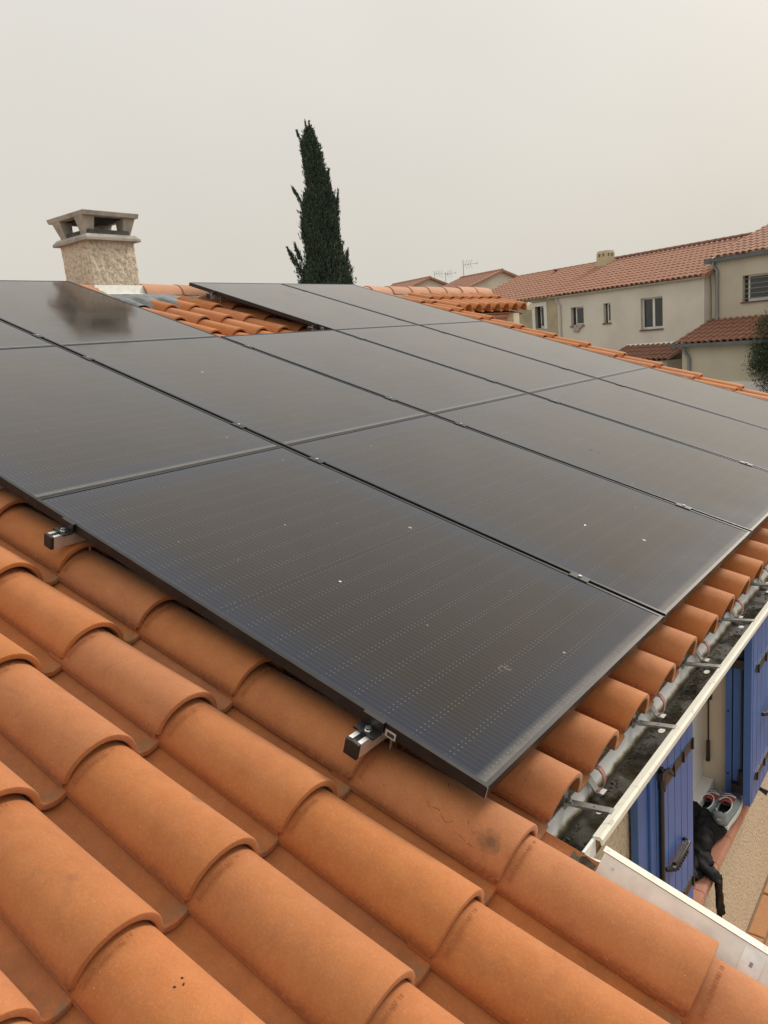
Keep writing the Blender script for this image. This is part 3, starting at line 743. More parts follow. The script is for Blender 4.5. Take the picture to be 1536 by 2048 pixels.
# side channel running down the verge of the lower roof
SG = link('side_channel', None, HOUSE, HR)
def rprism(prof, u0, u1):     # (v, z) profile along u
    b_ = B(); n = len(prof); V = [(u0, v, z) for v, z in prof] + [(u1, v, z) for v, z in prof]
    b_.add(V, [(i, (i + 1) % n, n + (i + 1) % n, n + i) for i in range(n)] + [tuple(range(n)), tuple(range(2 * n - 1, n - 1, -1))]); return b_
rprism([(.095, -.168), (.095, -.172), (.128, -.172), (.168, -.124), (.164, -.121), (.126, -.168)], 1.957, 4.1).obj('channel_tray', 'whitemetal', SG)
rprism([(.163, -.118), (.168, -.123), (.180, -.126), (.180, -.138), (.184, -.138), (.184, -.121), (.180, -.116)], 1.952, 4.1).obj('channel_lip', 'lip', SG)
p = rprism([(.110, -.1675), (.127, -.1675), (.160, -.1275), (.158, -.1255), (.126, -.1635), (.110, -.1635)], 2.262, 2.302); p.obj('channel_bracket', 'alu', SG)
p = B(); p.prism([(.139, -.1489), (.145, -.1417), (.144, -.1405), (.138, -.1477)], 2.279, 2.285, axis='x'); p.obj('bracket_slot', 'zincpipe', SG)
p = B(); p.tube([(1.985, .152, -.138), (1.985, .149, -.134)], .0025, 6); p.obj('rivet', 'steel', SG)
p = B(); V = []; F = []
for i in range(7):
    for j in range(5):
        V.append((1.895 + .055 * i / 6, .118 + .045 * j / 4, -.176 + .012 * noise.noise(Vector((i * .7, j * .9, 2))) + .012 * (j / 4)))
for i in range(6):
    for j in range(4): a = i * 5 + j; F.append((a, a + 1, a + 6, a + 5))
p.add(V, F); p.obj('sealant_bead', 'debris', SG, smooth=True)

# window opening -----------------------------------------------------------
WN = link('window', None, HOUSE, HI)
p = B(); p.box((1.42, OY1 - .001, OZ0), (XF + .001, OY1 + .03, OZ1)); p.obj('reveal', 'reveal', WN)
p = B(); p.box((1.40, OY0, OZ0), (1.477, OY1 - .002, OZ1)); p.obj('window_frame', 'winframe', WN, bevel=.003)
p = B(); p.box((1.45, OY0, -1.80), (1.527, OY1 - .003, -1.668)); p.obj('threshold', 'winframe', WN, bevel=.003)
SLB = B(); SLB.box((1.50, OY0 - .05, -1.80), (1.660, OY1 + .10, -1.762)); SLB.obj('sill_bed', 'grout', WN)
for k in range(5):
    ya = OY0 - .05 + k * .1945
    sb = B(); sb.prism([(1.527, -1.7618), (1.660, -1.7618), (1.660, -1.790), (1.672, -1.790), (1.672, -1.758), (1.664, -1.750), (1.527, -1.749)], ya + .0015, ya + .1925); sb.obj('sill_tile', 'sill', WN)
# window stay on the reveal
p = B(); p.tube([(1.506, 2.108, -1.255), (1.506, 2.108, -1.55)], .0038, 6); p.tube([(1.506, 2.106, -1.48), (1.506, 2.106, -1.575)], .0085, 6)
p.box((1.494, 2.098, -1.275), (1.520, 2.118, -1.255)); p.box((1.497, 2.098, -1.578), (1.512, 2.118, -1.566)); p.obj('window_stay', 'black', WN)
# left shutter, folded flat on the wall
def shutter(y0, y1, x, z0, z1, n, side):
    sh = link('shutter', None, HOUSE, HI)
    pw = (y1 - y0) / n
    for i in range(n):
        a = y0 + pw * i
        q = B(); q.prism([(a + .0012, x - .028), (a + .0012, x - .003), (a + .004, x), (a + pw - .004, x), (a + pw - .0012, x - .003), (a + pw - .0012, x - .028)], z0, z1)
        # prism along z : profile given as (y,x)
        q.v = [(v_[1], v_[2], v_[0]) for v_ in [(vv[2], vv[1], vv[0]) for vv in q.v]]
        q.obj('plank', 'blue', sh)
    return sh
def plank_mesh(sh, y0, y1, x, z0, z1, n):
    pw = (y1 - y0) / n
    for i in range(n):
        a = y0 + pw * i; b = a + pw
        pr = [(x - .028, a + .001), (x - .004, a + .001), (x, a + .0035), (x, b - .0035), (x - .004, b - .001), (x - .028, b - .001)]
        q = B(); q.add([(px, py, z0) for px, py in pr] + [(px, py, z1) for px, py in pr],
                       [(j, (j + 1) % 6, 6 + (j + 1) % 6, 6 + j) for j in range(6)] + [(5, 4, 3, 2, 1, 0), (6, 7, 8, 9, 10, 11)])
        q.obj('plank', 'blue', sh)
    q = B(); q.box((x - .034, y0 + .002, z0 + .001), (x - .026, y1 - .002, z1 - .001)); q.obj('backing_board', 'blue', sh)
def strap(sh, y0, y1, z, x):
    q = B(); q.box((x + .0005, y0, z - .017), (x + .005, y1, z + .017))
    q.add([(x + .0005, y0, z - .017), (x + .005, y0, z - .017), (x + .005, y0, z + .017), (x + .0005, y0, z + .017), (x + .0025, y0 - .035, z)], [(0,1,4),(1,2,4),(2,3,4),(3,0,4)])
    for k in range(4):
        yy = y0 + .01 + (y1 - y0 - .02) * k / 3; q.box((x + .005, yy - .005, z - .021), (x + .010, yy + .005, z + .021))
    q.obj('strap_hinge', 'black', sh)
SL = link('shutter', None, HOUSE, HI); SL['label'] = 'left blue shutter folded against the wall'
plank_mesh(SL, 1.005, 1.350, 1.660, -1.74, -.93, 5)
q = B(); q.box((1.632, .955, -1.74), (1.664, 1.003, -.93)); q.obj('closing_stile', 'blue', SL, bevel=.002)
q = B(); q.box((1.628, .819, -1.74), (1.652, .953, -.93)); q.box((1.652, .905, -1.74), (1.661, .953, -.93)); q.obj('cover_stile', 'blue', SL, bevel=.002)
strap(SL, 1.010, 1.335, -1.072, 1.660); strap(SL, 1.010, 1.335, -1.62, 1.660)
q = B(); q.tube([(1.672, .975, -.985), (1.672, .975, -1.74)], .0085, 8); q.tube([(1.672, .975, -1.000), (1.672, .975, -1.055)], .014, 8)
q.box((1.664, .955, -1.02), (1.684, .992, -.995)); q.tube([(1.676, .965, -1.003), (1.685, 1.01, -1.005), (1.680, 1.055, -1.045)], .007, 6); q.obj('locking_rod', 'black', SL)
q = B()
q.tube([(1.664, 1.035, -1.392), (1.680, 1.050, -1.392), (1.682, 1.215, -1.392), (1.664, 1.228, -1.392)], [.008, .010, .010, .008], 8)
q.box((1.676, 1.065, -1.410), (1.688, 1.20, -1.376))
for k in range(7): q.box((1.686, 1.080 + k * .017, -1.414), (1.692, 1.086 + k * .017, -1.404))
q.obj('pull_handle', 'plastic', SL)
# right shutter and the blue jamb posts
SR = link('shutter', None, HOUSE, HI); SR['label'] = 'right blue shutter folded back beyond the window'
plank_mesh(SR, 2.065, 2.660, 1.700, -1.715, -.88, 8)
q = B(); q.box((1.668, 2.040, -1.715), (1.699, 2.064, -.88)); q.obj('hinge_stile', 'blue', SR, bevel=.002)
strap(SR, 2.125, 2.56, -1.61, 1.700); strap(SR, 2.125, 2.56, -1.10, 1.700)
q = B(); q.tube([(1.704, 2.23, -1.36), (1.722, 2.25, -1.36), (1.722, 2.40, -1.36), (1.704, 2.42, -1.36)], .009, 6); q.obj('pull_handle', 'plastic', SR)
q = B(); q.tube([(XF, 2.43, -1.845), (1.66, 2.43, -1.850), (1.690, 2.43, -1.862)], [.010, .010, .016], 6); q.obj('wall_stop', 'black', SR)
q = B(); q.tube([(1.659, 2.062, -.9), (1.659, 2.062, -1.60)], .007, 6); q.box((1.62, 2.04, -1.665), (1.667, 2.075, -1.625)); q.box((1.62, 2.04, -1.08), (1.667, 2.075, -1.04)); q.tube([(1.659, 2.055, -1.56), (1.659, 2.055, -1.67)], .014, 8); q.obj('corner_hinge', 'black', SR)
q = B(); q.box((1.585, 2.080, -1.742), (1.612, 2.119, -.88)); q.obj('jamb_post', 'blue', SR, bevel=.002)
q = B(); q.box((1.618, 2.072, -1.742), (1.652, 2.119, -.88)); q.obj('jamb_post', 'blue', SR, bevel=.002)
for z in (-1.30, -1.60):
    q = B(); q.tube([(1.597, 2.079, z), (1.597, 2.074, z)], .004, 6); q.obj('screw_head', 'black', SR)

# patio ------------------------------------------------------------------
pt = B(); pt.box((XF + .002, .1, GZ - .03), (4.6, 9.5, GZ + .004)); PATIO = pt.obj('patio', 'grout'); tag(PATIO, kind='structure')
rp = random.Random(3)
def paver(x0, x1, y0, y1):
    q = B(); h = rp.uniform(.008, .013)
    q.add([(x0, y0, GZ + .0045), (x1, y0, GZ + .0045), (x1, y1, GZ + .0045), (x0, y1, GZ + .0045), (x0 + .004, y0 + .004, GZ + h), (x1 - .004, y0 + .004, GZ + h), (x1 - .004, y1 - .004, GZ + h), (x0 + .004, y1 - .004, GZ + h)],
          [(4,5,6,7),(0,1,5,4),(1,2,6,5),(2,3,7,6),(3,0,4,7)])
    q.obj('paver', 'paver', PATIO)
x = XF + .006; ci = 0
while x < 2.9:
    wdt = (.085, .125, .125, .19)[ci % 4]; y = 1.6 + (ci % 3) * .13
    while y < 3.9:
        L = rp.choice((.2, .27, .33)); paver(x + .004, x + wdt - .004, y + .004, y + L - .004); y += L
    x += wdt; ci += 1

# ------------------------------------------------------------------ solar panels
frame_b = B(); FT = .030
def frame_mesh():
    b_ = B(); w_ = .011
    b_.box((0, 0, -FT), (PL, w_, 0)); b_.box((0, PW - w_, -FT), (PL, PW, 0))
    b_.box((0, w_, -FT), (w_, PW - w_, -.0002)); b_.box((PL - w_, w_, -FT), (PL, PW - w_, -.0002))
    b_.box((w_, w_, -.012), (PL - w_, PW - w_, -.0065))
    me = b_.mesh('frame', False, 'frame'); return me
fme = frame_mesh()
gb = B(); gb.add([(.0112, .0112, -.0018), (PL - .0112, .0112, -.0018), (PL - .0112, PW - .0112, -.0018), (.0112, PW - .0112, -.0018)], [(0, 1, 2, 3)])
gme = gb.mesh('glass', False, 'glass')
if gme.polygons[0].normal.z < 0: gme.flip_normals()
cmb = B(); d_ = .0006
for (x_, y_) in ((0, 0), (0, PW), (PL, 0), (PL, PW)):
    cmb.box((x_ - d_, y_ - d_, -FT + .001), (x_ + d_, y_ + d_, .0004))
corner_me = cmb.mesh('corner_joint', False, 'steel')
PLAB = {(0, 0): 'nearest black solar panel, its free corner overhanging the tiles above the gutter',
        (0, 1): 'black solar panel of the lowest row directly right of the nearest one',
        (0, 2): 'black solar panel of the lowest row with dark specks, third from the left',
        (0, 3): 'pale reflecting solar panel, fourth from the left in the lowest row',
        (0, 4): 'last solar panel of the lowest row beside the far tiled verge',
        (-1, 0): 'black solar panel of the middle row cut by the left picture edge',
        (-1, 1): 'solar panel of the middle row below the chimney reflection',
        (-1, 2): 'solar panel of the middle row directly below the tiled gap in the array',
        (-1, 3): 'solar panel of the middle row, second from the far tiled verge',
        (-1, 4): 'solar panel of the middle row beside the far tiled verge',
        (-2, 0): 'top-row solar panel of which only a corner shows at the left picture edge',
        (-2, 1): 'solar panel of the top row mirroring the chimney in front of it',
        (-2, 3): 'solar panel of the top row whose black side edge borders the tiled gap',
        (-2, 4): 'solar panel of the top row beside the far ridge tiles, in front of the cypress'}
for (r_, k_) in panel_cells:
    pn = thing('solar_panel', PLAB[(r_, k_)], 'solar panel', ROOF @ T(r_ * PL + .0008, k_ * (PW + GAP), 0), 'solar panels of the roof array')
    link('frame', fme, pn, Matrix.Scale(.9991, 4, (1, 0, 0))); link('glass', gme, pn); link('corner_joint', corner_me, pn)
    PAN = globals().setdefault('PAN', {}); PAN[(r_, k_)] = pn
# droppings and crumbs stuck to the glass, parts of their panel
rs_ = random.Random(5)
def speck(key, P, r, mat, name):
    inv = PAN[key].matrix_basis.inverted(); q0 = inv @ Vector(P); b_ = B(); n = 9
    V = [(q0.x, q0.y, -.0006)] + [(q0.x + r * rs_.uniform(.5, 1.2) * math.cos(6.283 * i / n), q0.y + r * rs_.uniform(.5, 1.2) * math.sin(6.283 * i / n), -.0016) for i in range(n)]
    b_.add(V, [(0, 1 + i, 1 + (i + 1) % n) for i in range(n)]); b_.obj(name, mat, PAN[key])
for key, P, r, mat, name in (((0, 0), (0.8971, 0.4227, -0.2984), .0045, 'whitemetal', 'bird_dropping'), ((0, 0), (1.1967, 0.4401, -0.3975), .0035, 'concrete', 'bird_dropping'),
    ((0, 0), (1.5135, 0.6468, -0.5022), .0055, 'concrete', 'bird_dropping'), ((0, 1), (1.1628, 1.6229, -0.3863), .007, 'whitemetal', 'bird_dropping'),
    ((0, 1), (1.3686, 1.7134, -0.4543), .009, 'concrete', 'bird_dropping'), ((-1, 1), (-1.0055, 1.589, 0.3304), .012, 'concrete', 'bird_dropping'),
    ((0, 0), (0.5428, 0.5664, -0.1813), .004, 'concrete', 'bird_dropping'), ((0, 0), (0.7892, 0.9468, -0.2628), .007, 'concrete', 'bird_dropping'),
    ((0, 2), (0.7537, 2.673, -0.251), .010, 'mark', 'dirt_crumb'), ((0, 2), (0.7985, 2.6606, -0.2658), .007, 'mark', 'dirt_crumb'),
    ((0, 2), (1.4263, 2.5263, -0.4733), .006, 'tile_old', 'dirt_crumb'), ((0, 2), (1.4446, 2.5252, -0.4794), .005, 'tile_old', 'dirt_crumb')):
    speck(key, P, r, mat, name)

# rails --------------------------------------------------------------------
RW, RH = .037, .040
def rail(u, v0, v1, label, clamps, endl=True, endr=False):
    rt_ = thing('mounting_rail', label, 'mounting rail', ROOF @ T(u, v0, -FT - .0005), 'mounting rails under the solar panels')
    b_ = B(); L = v1 - v0
    b_.box((-RW / 2, 0, -RH), (RW / 2, L, -RH + .003)); b_.box((-RW / 2, 0, -RH + .003), (-RW / 2 + .003, L, 0)); b_.box((RW / 2 - .003, 0, -RH + .003), (RW / 2, L, 0))
    b_.box((-RW / 2 + .003, 0, -.003), (-RW / 2 + .011, L, 0)); b_.box((RW / 2 - .011, 0, -.003), (RW / 2 - .003, L, 0)); b_.box((-RW / 2 + .003, 0, -.020), (RW / 2 - .003, L, -.018))
    b_.obj('rail_profile', 'alu', rt_)
    if endl:
        q = B(); q.prism([(-RW / 2 - .001, -RH - .001), (RW / 2 + .001, -RH - .001), (RW / 2 + .001, .001), (0, .0035), (-RW / 2 - .001, .001)], -.010, .001); q.box((-RW/2+.003, .001, -.017), (RW/2-.003, .0065, -.004)); q.obj('end_cap', 'plastic', rt_, bevel=.002)
        q = B()
        y0 = -v0 - .004
        q.box((-.030, y0 - .034, .001), (.030, y0 - .004, .004)); q.box((-.030, y0 - .006, .004), (.030, y0 - .002, FT + .001)); q.box((-.030, y0 - .006, FT + .001), (.030, y0 + .008, FT + .003))
        q.box((-.030, y0 - .036, .0), (.030, y0 - .033, .007))
        q.obj('end_clamp', 'black', rt_)
        q = B(); q.tube([(0, y0 - .019, .004), (0, y0 - .019, .012)], .0070, 12); q.tube([(0, y0 - .019, .002), (0, y0 - .019, .0055)], .0095, 12); q.obj('clamp_bolt', 'bolt', rt_, smooth=True)
    for c_ in clamps:
        y0 = c_ - v0; q = B(); q.box((-.035, y0 - .018, FT + .0008), (.035, y0 + .018, FT + .0030)); q.box((-.035, y0 - .009, -.002), (.035, y0 - .006, FT)); q.box((-.035, y0 + .006, -.002), (.035, y0 + .009, FT)); q.obj('mid_clamp', 'black', rt_)
        q = B(); q.tube([(0, y0, FT + .001), (0, y0, FT + .008)], .0065, 8); q.obj('clamp_bolt', 'bolt', rt_)
    # roof hooks
    n = max(2, int((v1 - v0) / 1.0))
    for i in range(n):
        y0 = .12 + (L - .24) * i / (n - 1)
        q = B(); q.tube([(.026, y0, -.002 - RH * .3), (.026, y0, -RH - .035)], .004, 6); q.box((.018, y0 - .012, -RH + .004), (.040, y0 + .012, -RH + .008)); q.obj('hanger_bolt', 'steel', rt_)
    return rt_
seams = [k * (PW + GAP) - GAP / 2 for k in range(1, 5)]
rail(1.418, -.070, 5.80, 'aluminium rail with open black-capped end sticking out below the nearest panel corner', seams)
rail(.195, -.066, 5.80, 'aluminium rail with black-capped end sticking out further up beside the nearest panel', seams)
rail(-.285, -.020, 5.80, 'mounting rail of the middle row nearer its lower end, clamps showing between panels', seams, endl=False)
rail(-1.450, -.020, 5.80, 'mounting rail of the middle row nearer its upper end, clamps showing between panels', seams, endl=False)
rail(-1.93, -.02, 2.33, 'mounting rail of the two left top-row panels, nearer their lower edge', seams[:1], endl=False)
rail(-3.12, -.02, 2.33, 'mounting rail of the two left top-row panels, just below the ridge', seams[:1], endl=False)
VR = 3 * (PW + GAP)
def rail_right(u, label):
    r0 = rail(u, VR - .055, 5.80, label, [seams[3]], endl=False)
    q = B(); q.prism([(-RW / 2 - .001, -RH - .001), (RW / 2 + .001, -RH - .001), (RW / 2 + .001, .001), (-RW / 2 - .001, .001)], -.010, .001); q.obj('end_cap', 'plastic', r0)
    q = B(); q.box((-.03, .018, .001), (.03, .050, .004)); q.box((-.03, .048, .004), (.03, .052, FT)); q.obj('end_clamp', 'black', r0)
    q = B(); q.tube([(0, .034, .004), (0, .034, .012)], .007, 8); q.obj('clamp_bolt', 'bolt', r0)
rail_right(-1.93, 'mounting rail poking out near the lower corner of the tiled gap in the array')
rail_right(-3.12, 'mounting rail with bright end poking out below the ridge beside the tiled gap')
# type label on the frame of the nearest panel and of the panel by the gap
for (u, v, l_) in ((1.452, -.0012, 'small white sticker with a printed box hanging from the nearest panel edge'), (-1.86, VR - .0012, 'small white sticker on the black panel edge by the tiled gap')):
    st = thing('panel_sticker', l_, 'sticker', ROOF @ T(u, v, -.012), 'stickers on the panel edges')
    q = B(); q.box((0, -.0012, -.019), (.030, -.0004, 0)); q.obj('paper', 'sticker', st)
    q = B(); q.box((.006, -.0018, -.015), (.026, -.0013, -.005)); q.obj('printed_box', 'ink', st)

# droppings / insects on the panels: thin raised specks belong to the panels themselves
# ------------------------------------------------------------------ trainers on the sill
def trainer(x, y, rz, label):
    root = thing('trainer', label, 'shoe', T(x, y, -1.749) @ Matrix.Rotation(rz, 4, 'Z'), 'trainers drying on the window sill')
    L = .285
    def halfw(t): # t 0 heel .. 1 toe
        return .034 + .016 * math.sin(min(1, t * 1.15) * math.pi * .62) * 1.0 if t < .93 else .034 + .012 * (1 - (t - .93) / .07)
    N = 22; K = 16
    def outline(t, sc=1.0):
        if t < .08: f = math.sqrt(max(0, 1 - ((.08 - t) / .08) ** 2))
        elif t > .84: f = math.sqrt(max(0.0, 1 - ((t - .84) / .16) ** 2))
        else: f = 1
        w_ = .032 + .014 * max(0, math.sin((t - .15) * math.pi / .95)) if t > .15 else .032
        return max(.002, w_ * f * sc)
    # sole
    b_ = B(); V = []; F = []
    for (z, sc) in ((.001, .93), (.010, 1.06), (.026, 1.04), (.032, .98)):
        for i in range(N + 1):
            t = i / N; V.append((outline(t, sc), t * L, z + (.010 * max(0, t - .75) * 4 * .3)))
        for i in range(N, -1, -1):
            t = i / N; V.append((-outline(t, sc), t * L, z + (.010 * max(0, t - .75) * 4 * .3)))
    n = 2 * (N + 1)
    for j in range(3):
        for i in range(n): F.append((j * n + i, j * n + (i + 1) % n, (j + 1) * n + (i + 1) % n, (j + 1) * n + i))
    F += [tuple(range(n - 1, -1, -1)), tuple(range(3 * n, 4 * n))]
    b_.add(V, F); b_.obj('sole', 'shoewhite', root, smooth=True)
    # upper as arches; open over the ankle
    b_ = B(); V = []; F = []
    def top(t):
        if t < .12: return .088 - .02 * (1 - t / .12) * 0
        if t < .45: return .088 - (t - .12) * .06
        return .070 - (t - .45) * .045 if t < .9 else .05 - (t - .9) * .25
    for i in range(N + 1):
        t = i / N; w_ = outline(t, .97); h = top(t)
        for k in range(K + 1):
            th = math.pi * k / K
            V.append((w_ * math.cos(th) * (1 - .12 * math.sin(th)), t * L + (.006 if t < .1 else 0) * math.sin(th), .028 + (h - .028) * math.sin(th) ** .62))
    for i in range(N):
        for k in range(K):
            t = (i + .5) / N; u_ = abs(k + .5 - K / 2) / (K / 2)
            if .04 < t < .50 and u_ < .48 * min(1, math.sin((t - .02) / .50 * math.pi) ** .5 + .12): continue
            a = i * (K + 1) + k; F.append((a, a + 1, a + K + 2, a + K + 1))
    b_.add(V, F); ob = b_.obj('upper', 'shoegrey', root, smooth=True)
    md = ob.modifiers.new('thick', 'SOLIDIFY'); md.thickness = .004; md.offset = -1
    # lining, tongue, heel patch, laces
    b_ = B(); b_.box((-.026, .02, .034), (.026, .15, .038)); b_.obj('insole', 'shoedark', root)
    b_ = B(); V = []; F = []
    for i in range(7):
        for k in range(5):
            t = .10 + .045 * i; V.append(((k - 2) * .013, .115 + .017 * i, .083 - .004 * (k - 2) ** 2 * .6 - .0035 * i + (.004 if i == 0 else 0)))
    for i in range(6):
        for k in range(4): a = i * 5 + k; F.append((a, a + 1, a + 6, a + 5))
    b_.add(V, F); ob = b_.obj('tongue', 'shoered', root, smooth=True); md = ob.modifiers.new('thick', 'SOLIDIFY'); md.thickness = .006
    b_ = B(); V = []; F = []
    for j in range(5):
        for k in range(9):
            th = R(-55 + 110 * k / 8); z = .036 + .055 * j / 4 + (.006 if j == 4 and 2 < k < 6 else 0)
            V.append((.0335 * math.sin(th), -.0035 + .020 - .0215 * math.cos(th), z))
    for j in range(4):
        for k in range(8): a = j * 9 + k; F.append((a, a + 1, a + 10, a + 9))
    b_.add(V, F); ob = b_.obj('heel_patch', 'shoegrey', root, smooth=True); md = ob.modifiers.new('thick', 'SOLIDIFY'); md.thickness = .003
    b_ = B(); b_.box((-.008, -.0065, .060), (.008, -.0045, .066)); b_.obj('heel_mark', 'shoewhite', root)
    b_ = B()
    pts = [(.030 * math.cos(a), .085 + .062 * math.sin(a), .078 + .004 * math.sin(a)) for a in [R(-150 + 20 * q) for q in range(16)]]
    b_.tube(pts, .0026, 6); 
    b_.tube([(-.026, .175, .066), (0, .18, .074), (.026, .186, .064)], .0022, 5); b_.tube([(.026, .195, .062), (0, .20, .070), (-.026, .205, .060)], .0022, 5); b_.obj('laces', 'shoewhite', root, smooth=True)
    return root
trainer(1.622, 1.845, R(2), 'grey trainer with red tongue and white sole, nearer the outer edge of the sill')
trainer(1.540, 1.835, R(-3), 'grey trainer with red lining set further in on the sill, half behind the black garment')

# ------------------------------------------------------------------ black garment
GM = thing('garment', 'crumpled black leggings thrown over the sill with one leg hanging down', 'clothing', T(1.58, 1.65, -1.749))
def loft(path, name, seed, parent, base):
    """path: (x,y,z, halfwidth along a, halfheight) ; folds from noise"""
    b_ = B(); V = []; F = []; K = 20; sub = 7
    pts = []
    for a, b in zip(path[:-1], path[1:]):
        for q in range(sub): pts.append([a[i] + (b[i] - a[i]) * (q / sub) for i in range(5)])
    pts.append(list(path[-1]))
    for i, p_ in enumerate(pts):
        P = Vector(p_[:3]); d = (Vector(pts[min(i + 1, len(pts) - 1)][:3]) - Vector(pts[max(0, i - 1)][:3])).normalized()
        side = d.cross(Vector((0, 0, 1)))
        if side.length < .35: side = Vector((0, 1, 0))
        side.normalize(); up = side.cross(d).normalized()
        for k in range(K):
            th = 2 * math.pi * k / K; q = P + side * math.cos(th) * p_[3] + up * math.sin(th) * p_[4]
            nn = noise.noise(Vector((q.x * 30, q.y * 30, q.z * 18 + seed))) * .012 - abs(noise.noise(Vector((q.x * 48, q.y * 48, q.z * 22 + seed)))) * .012
            q += (q - P).normalized() * nn
            V.append(q - base)
    n = len(pts)
    for i in range(n - 1):
        for k in range(K): F.append((i * K + k, i * K + (k + 1) % K, (i + 1) * K + (k + 1) % K, (i + 1) * K + k))
    F += [tuple(range(K - 1, -1, -1)), tuple(range((n - 1) * K, n * K))]
    b_.add(V, F); return b_.obj(name, 'cloth', parent, smooth=True)
GB = Vector((1.58, 1.65, -1.749))
loft([(1.50, 1.90, -1.700, .030, .035), (1.53, 1.82, -1.690, .050, .055), (1.575, 1.70, -1.702, .060, .042), (1.60, 1.61, -1.715, .050, .030), (1.650, 1.560, -1.726, .040, .016), (1.690, 1.565, -1.760, .042, .011), (1.690, 1.580, -1.83, .043, .010), (1.688, 1.600, -1.90, .044, .010), (1.690, 1.612, -1.962, .048, .012)], 'leg', 2, GM, GB)
loft([(1.52, 1.75, -1.70, .05, .04), (1.54, 1.64, -1.71, .055, .035), (1.585, 1.54, -1.722, .042, .024), (1.610, 1.47, -1.732, .038, .014)], 'leg', 7, GM, GB)
# loose bunched cloth: a sheet with pleats thrown over the pile
V = []; F = []; NI, NJ = 34, 26
for i in range(NI + 1):
    for j in range(NJ + 1):
        a_, b_2 = i / NI, j / NJ
        x = 1.485 + .155 * a_ + .012 * math.sin(b_2 * 9); y = 1.93 - .42 * b_2 + .03 * math.sin(a_ * 5 + 1)
        hump = math.exp(-((a_ - .45) / .38) ** 2) * (.085 * math.exp(-((b_2 - .30) / .28) ** 2) + .045 * math.exp(-((b_2 - .72) / .2) ** 2))
        pl = .014 * abs(math.sin(8.5 * a_ + 5 * b_2 + 2.2 * noise.noise(Vector((a_ * 3, b_2 * 3, 1))))) + .011 * abs(math.sin(15 * b_2 - 7 * a_)) + .010 * noise.noise(Vector((a_ * 9, b_2 * 12, 4)))
        edge = min(1, 6 * min(a_, 1 - a_, b_2, 1 - b_2))
        V.append(Vector((x, y, -1.744 + (hump + pl) * (.3 + .7 * edge))) - GB)
for i in range(NI):
    for j in range(NJ): k = i * (NJ + 1) + j; F.append((k, k + 1, k + NJ + 2, k + NJ + 1))
q = B(); q.add(V, F); ob = q.obj('waist', 'cloth', GM, smooth=True); md = ob.modifiers.new('thick', 'SOLIDIFY'); md.thickness = .003

# ------------------------------------------------------------------ neighbours (frame: s along the street front, t away from us)
dv = Vector((.9412, -.3380, 0)).normalized(); bv = Vector((.3380, .9412, 0)).normalized()
NB = Matrix(((dv.x, bv.x, 0, -12.785), (dv.y, bv.y, 0, 31.482), (0, 0, 1, 0), (0, 0, 0, 1)))
def tiled_slope(s0, s1, t0, z0, rows_, slope, mat, name, parent, pre, down=False, gauge=.3975, pitch=.2385, jit=True):
    """corrugated clay roof rising away from (t0,z0); one mesh, rows stepped"""
    n = int(round((s1 - s0) / pitch)); V = []; F = []; pr = []
    for i in range(6): th = math.pi * i / 5; pr.append(((.5 - .5 * math.cos(th)) * .78, math.sin(th) ** 1.1 * .070))
    pr.append((.89, -.02))
    cs, sn = math.cos(slope), math.sin(slope); rr = random.Random(int(s0 * 100) + 5)
    W = n * len(pr) + 1
    for r_ in range(rows_):
        for (a, lift) in ((0.0, .022), (1.02, .0)):
            base = len(V)
            for c in range(n):
                jz = rr.uniform(-.004, .004) if (jit and a == 0) else 0; ju = rr.uniform(-.018, .018) if (jit and a == 0) else 0
                for (py, pz) in pr:
                    d_ = (r_ + a) * gauge + ju; h = pz + lift + jz
                    V.append((s0 + (c + py) * pitch, t0 + d_ * cs - h * sn, z0 + d_ * sn + h * cs))
            V.append((s0 + n * pitch, t0 + (r_ + a) * gauge * cs, z0 + (r_ + a) * gauge * sn))
        b0 = len(V) - 2 * W
        for i in range(W - 1): F.append((b0 + i, b0 + i + 1, b0 + W + i + 1, b0 + W + i))
        # riser of each row
        k0 = len(V)
        for i in range(W):
            x, y_, z = V[b0 + i]; V.append((x, y_ + .012, z - .022))
        for i in range(W - 1): F.append((b0 + i, k0 + i, k0 + i + 1, b0 + i + 1))
    q = B(); q.add(V, F); o_ = q.obj(name, mat, parent, pre, smooth=False); o_['kind'] = 'stuff'; return o_
def nthing(name, label, cat, s_, t_, group=None): return thing(name, label, cat, NB @ T(s_, t_, GZ), group)
def npre(s_, t_): return T(-s_, -t_, -GZ)
SLP = R(18)
# block 1
N1 = nthing('terraced_house', 'long grey-beige house with clay tile roof and white gutter right of centre', 'house', 2.5, 2.5, 'houses behind the roof'); p1 = npre(2.5, 2.5)
def wall_with_holes(s0, s1, z0, z1, holes, t, thick, parent, pre, mat):
    b_ = B(); cuts = sorted(holes); x = s0
    for (a, b, c, d_) in cuts:
        b_.box((x, t, z0), (a, t + thick, z1)); b_.box((a, t, z0), (b, t + thick, c)); b_.box((a, t, d_), (b, t + thick, z1)); x = b
    b_.box((x, t, z0), (s1, t + thick, z1)); return b_.obj('wall', mat, parent, pre)
h1 = [(.75, 1.47, .51, 1.28), (2.55, 2.92, .51, 1.29), (4.42, 5.44, .12, 1.31)]
wall_with_holes(-.02, 7.23, GZ, 1.86, h1, 0, .22, N1, p1, 'wall_a')
q = B(); q.box((-7.0, .001, GZ), (-2.0, .2, 1.80)); q.box((-.85, .001, GZ), (-.022, .2, 1.80)); q.box((-2.0, .001, GZ), (-.85, .2, .55)); q.box((-2.0, .001, 1.50), (-.85, .2, 1.80)); q.box((-2.0, .001, .55), (-1.42, .2, 1.50)); q.obj('wall', 'wall_d', N1, p1)
q = B(); q.box((7.01, .22, GZ), (7.23, 8.6, 1.95)); q.box((-7, .2, GZ), (-6.8, 8.6, 1.9)); q.obj('side_wall', 'wall_a', N1, p1)
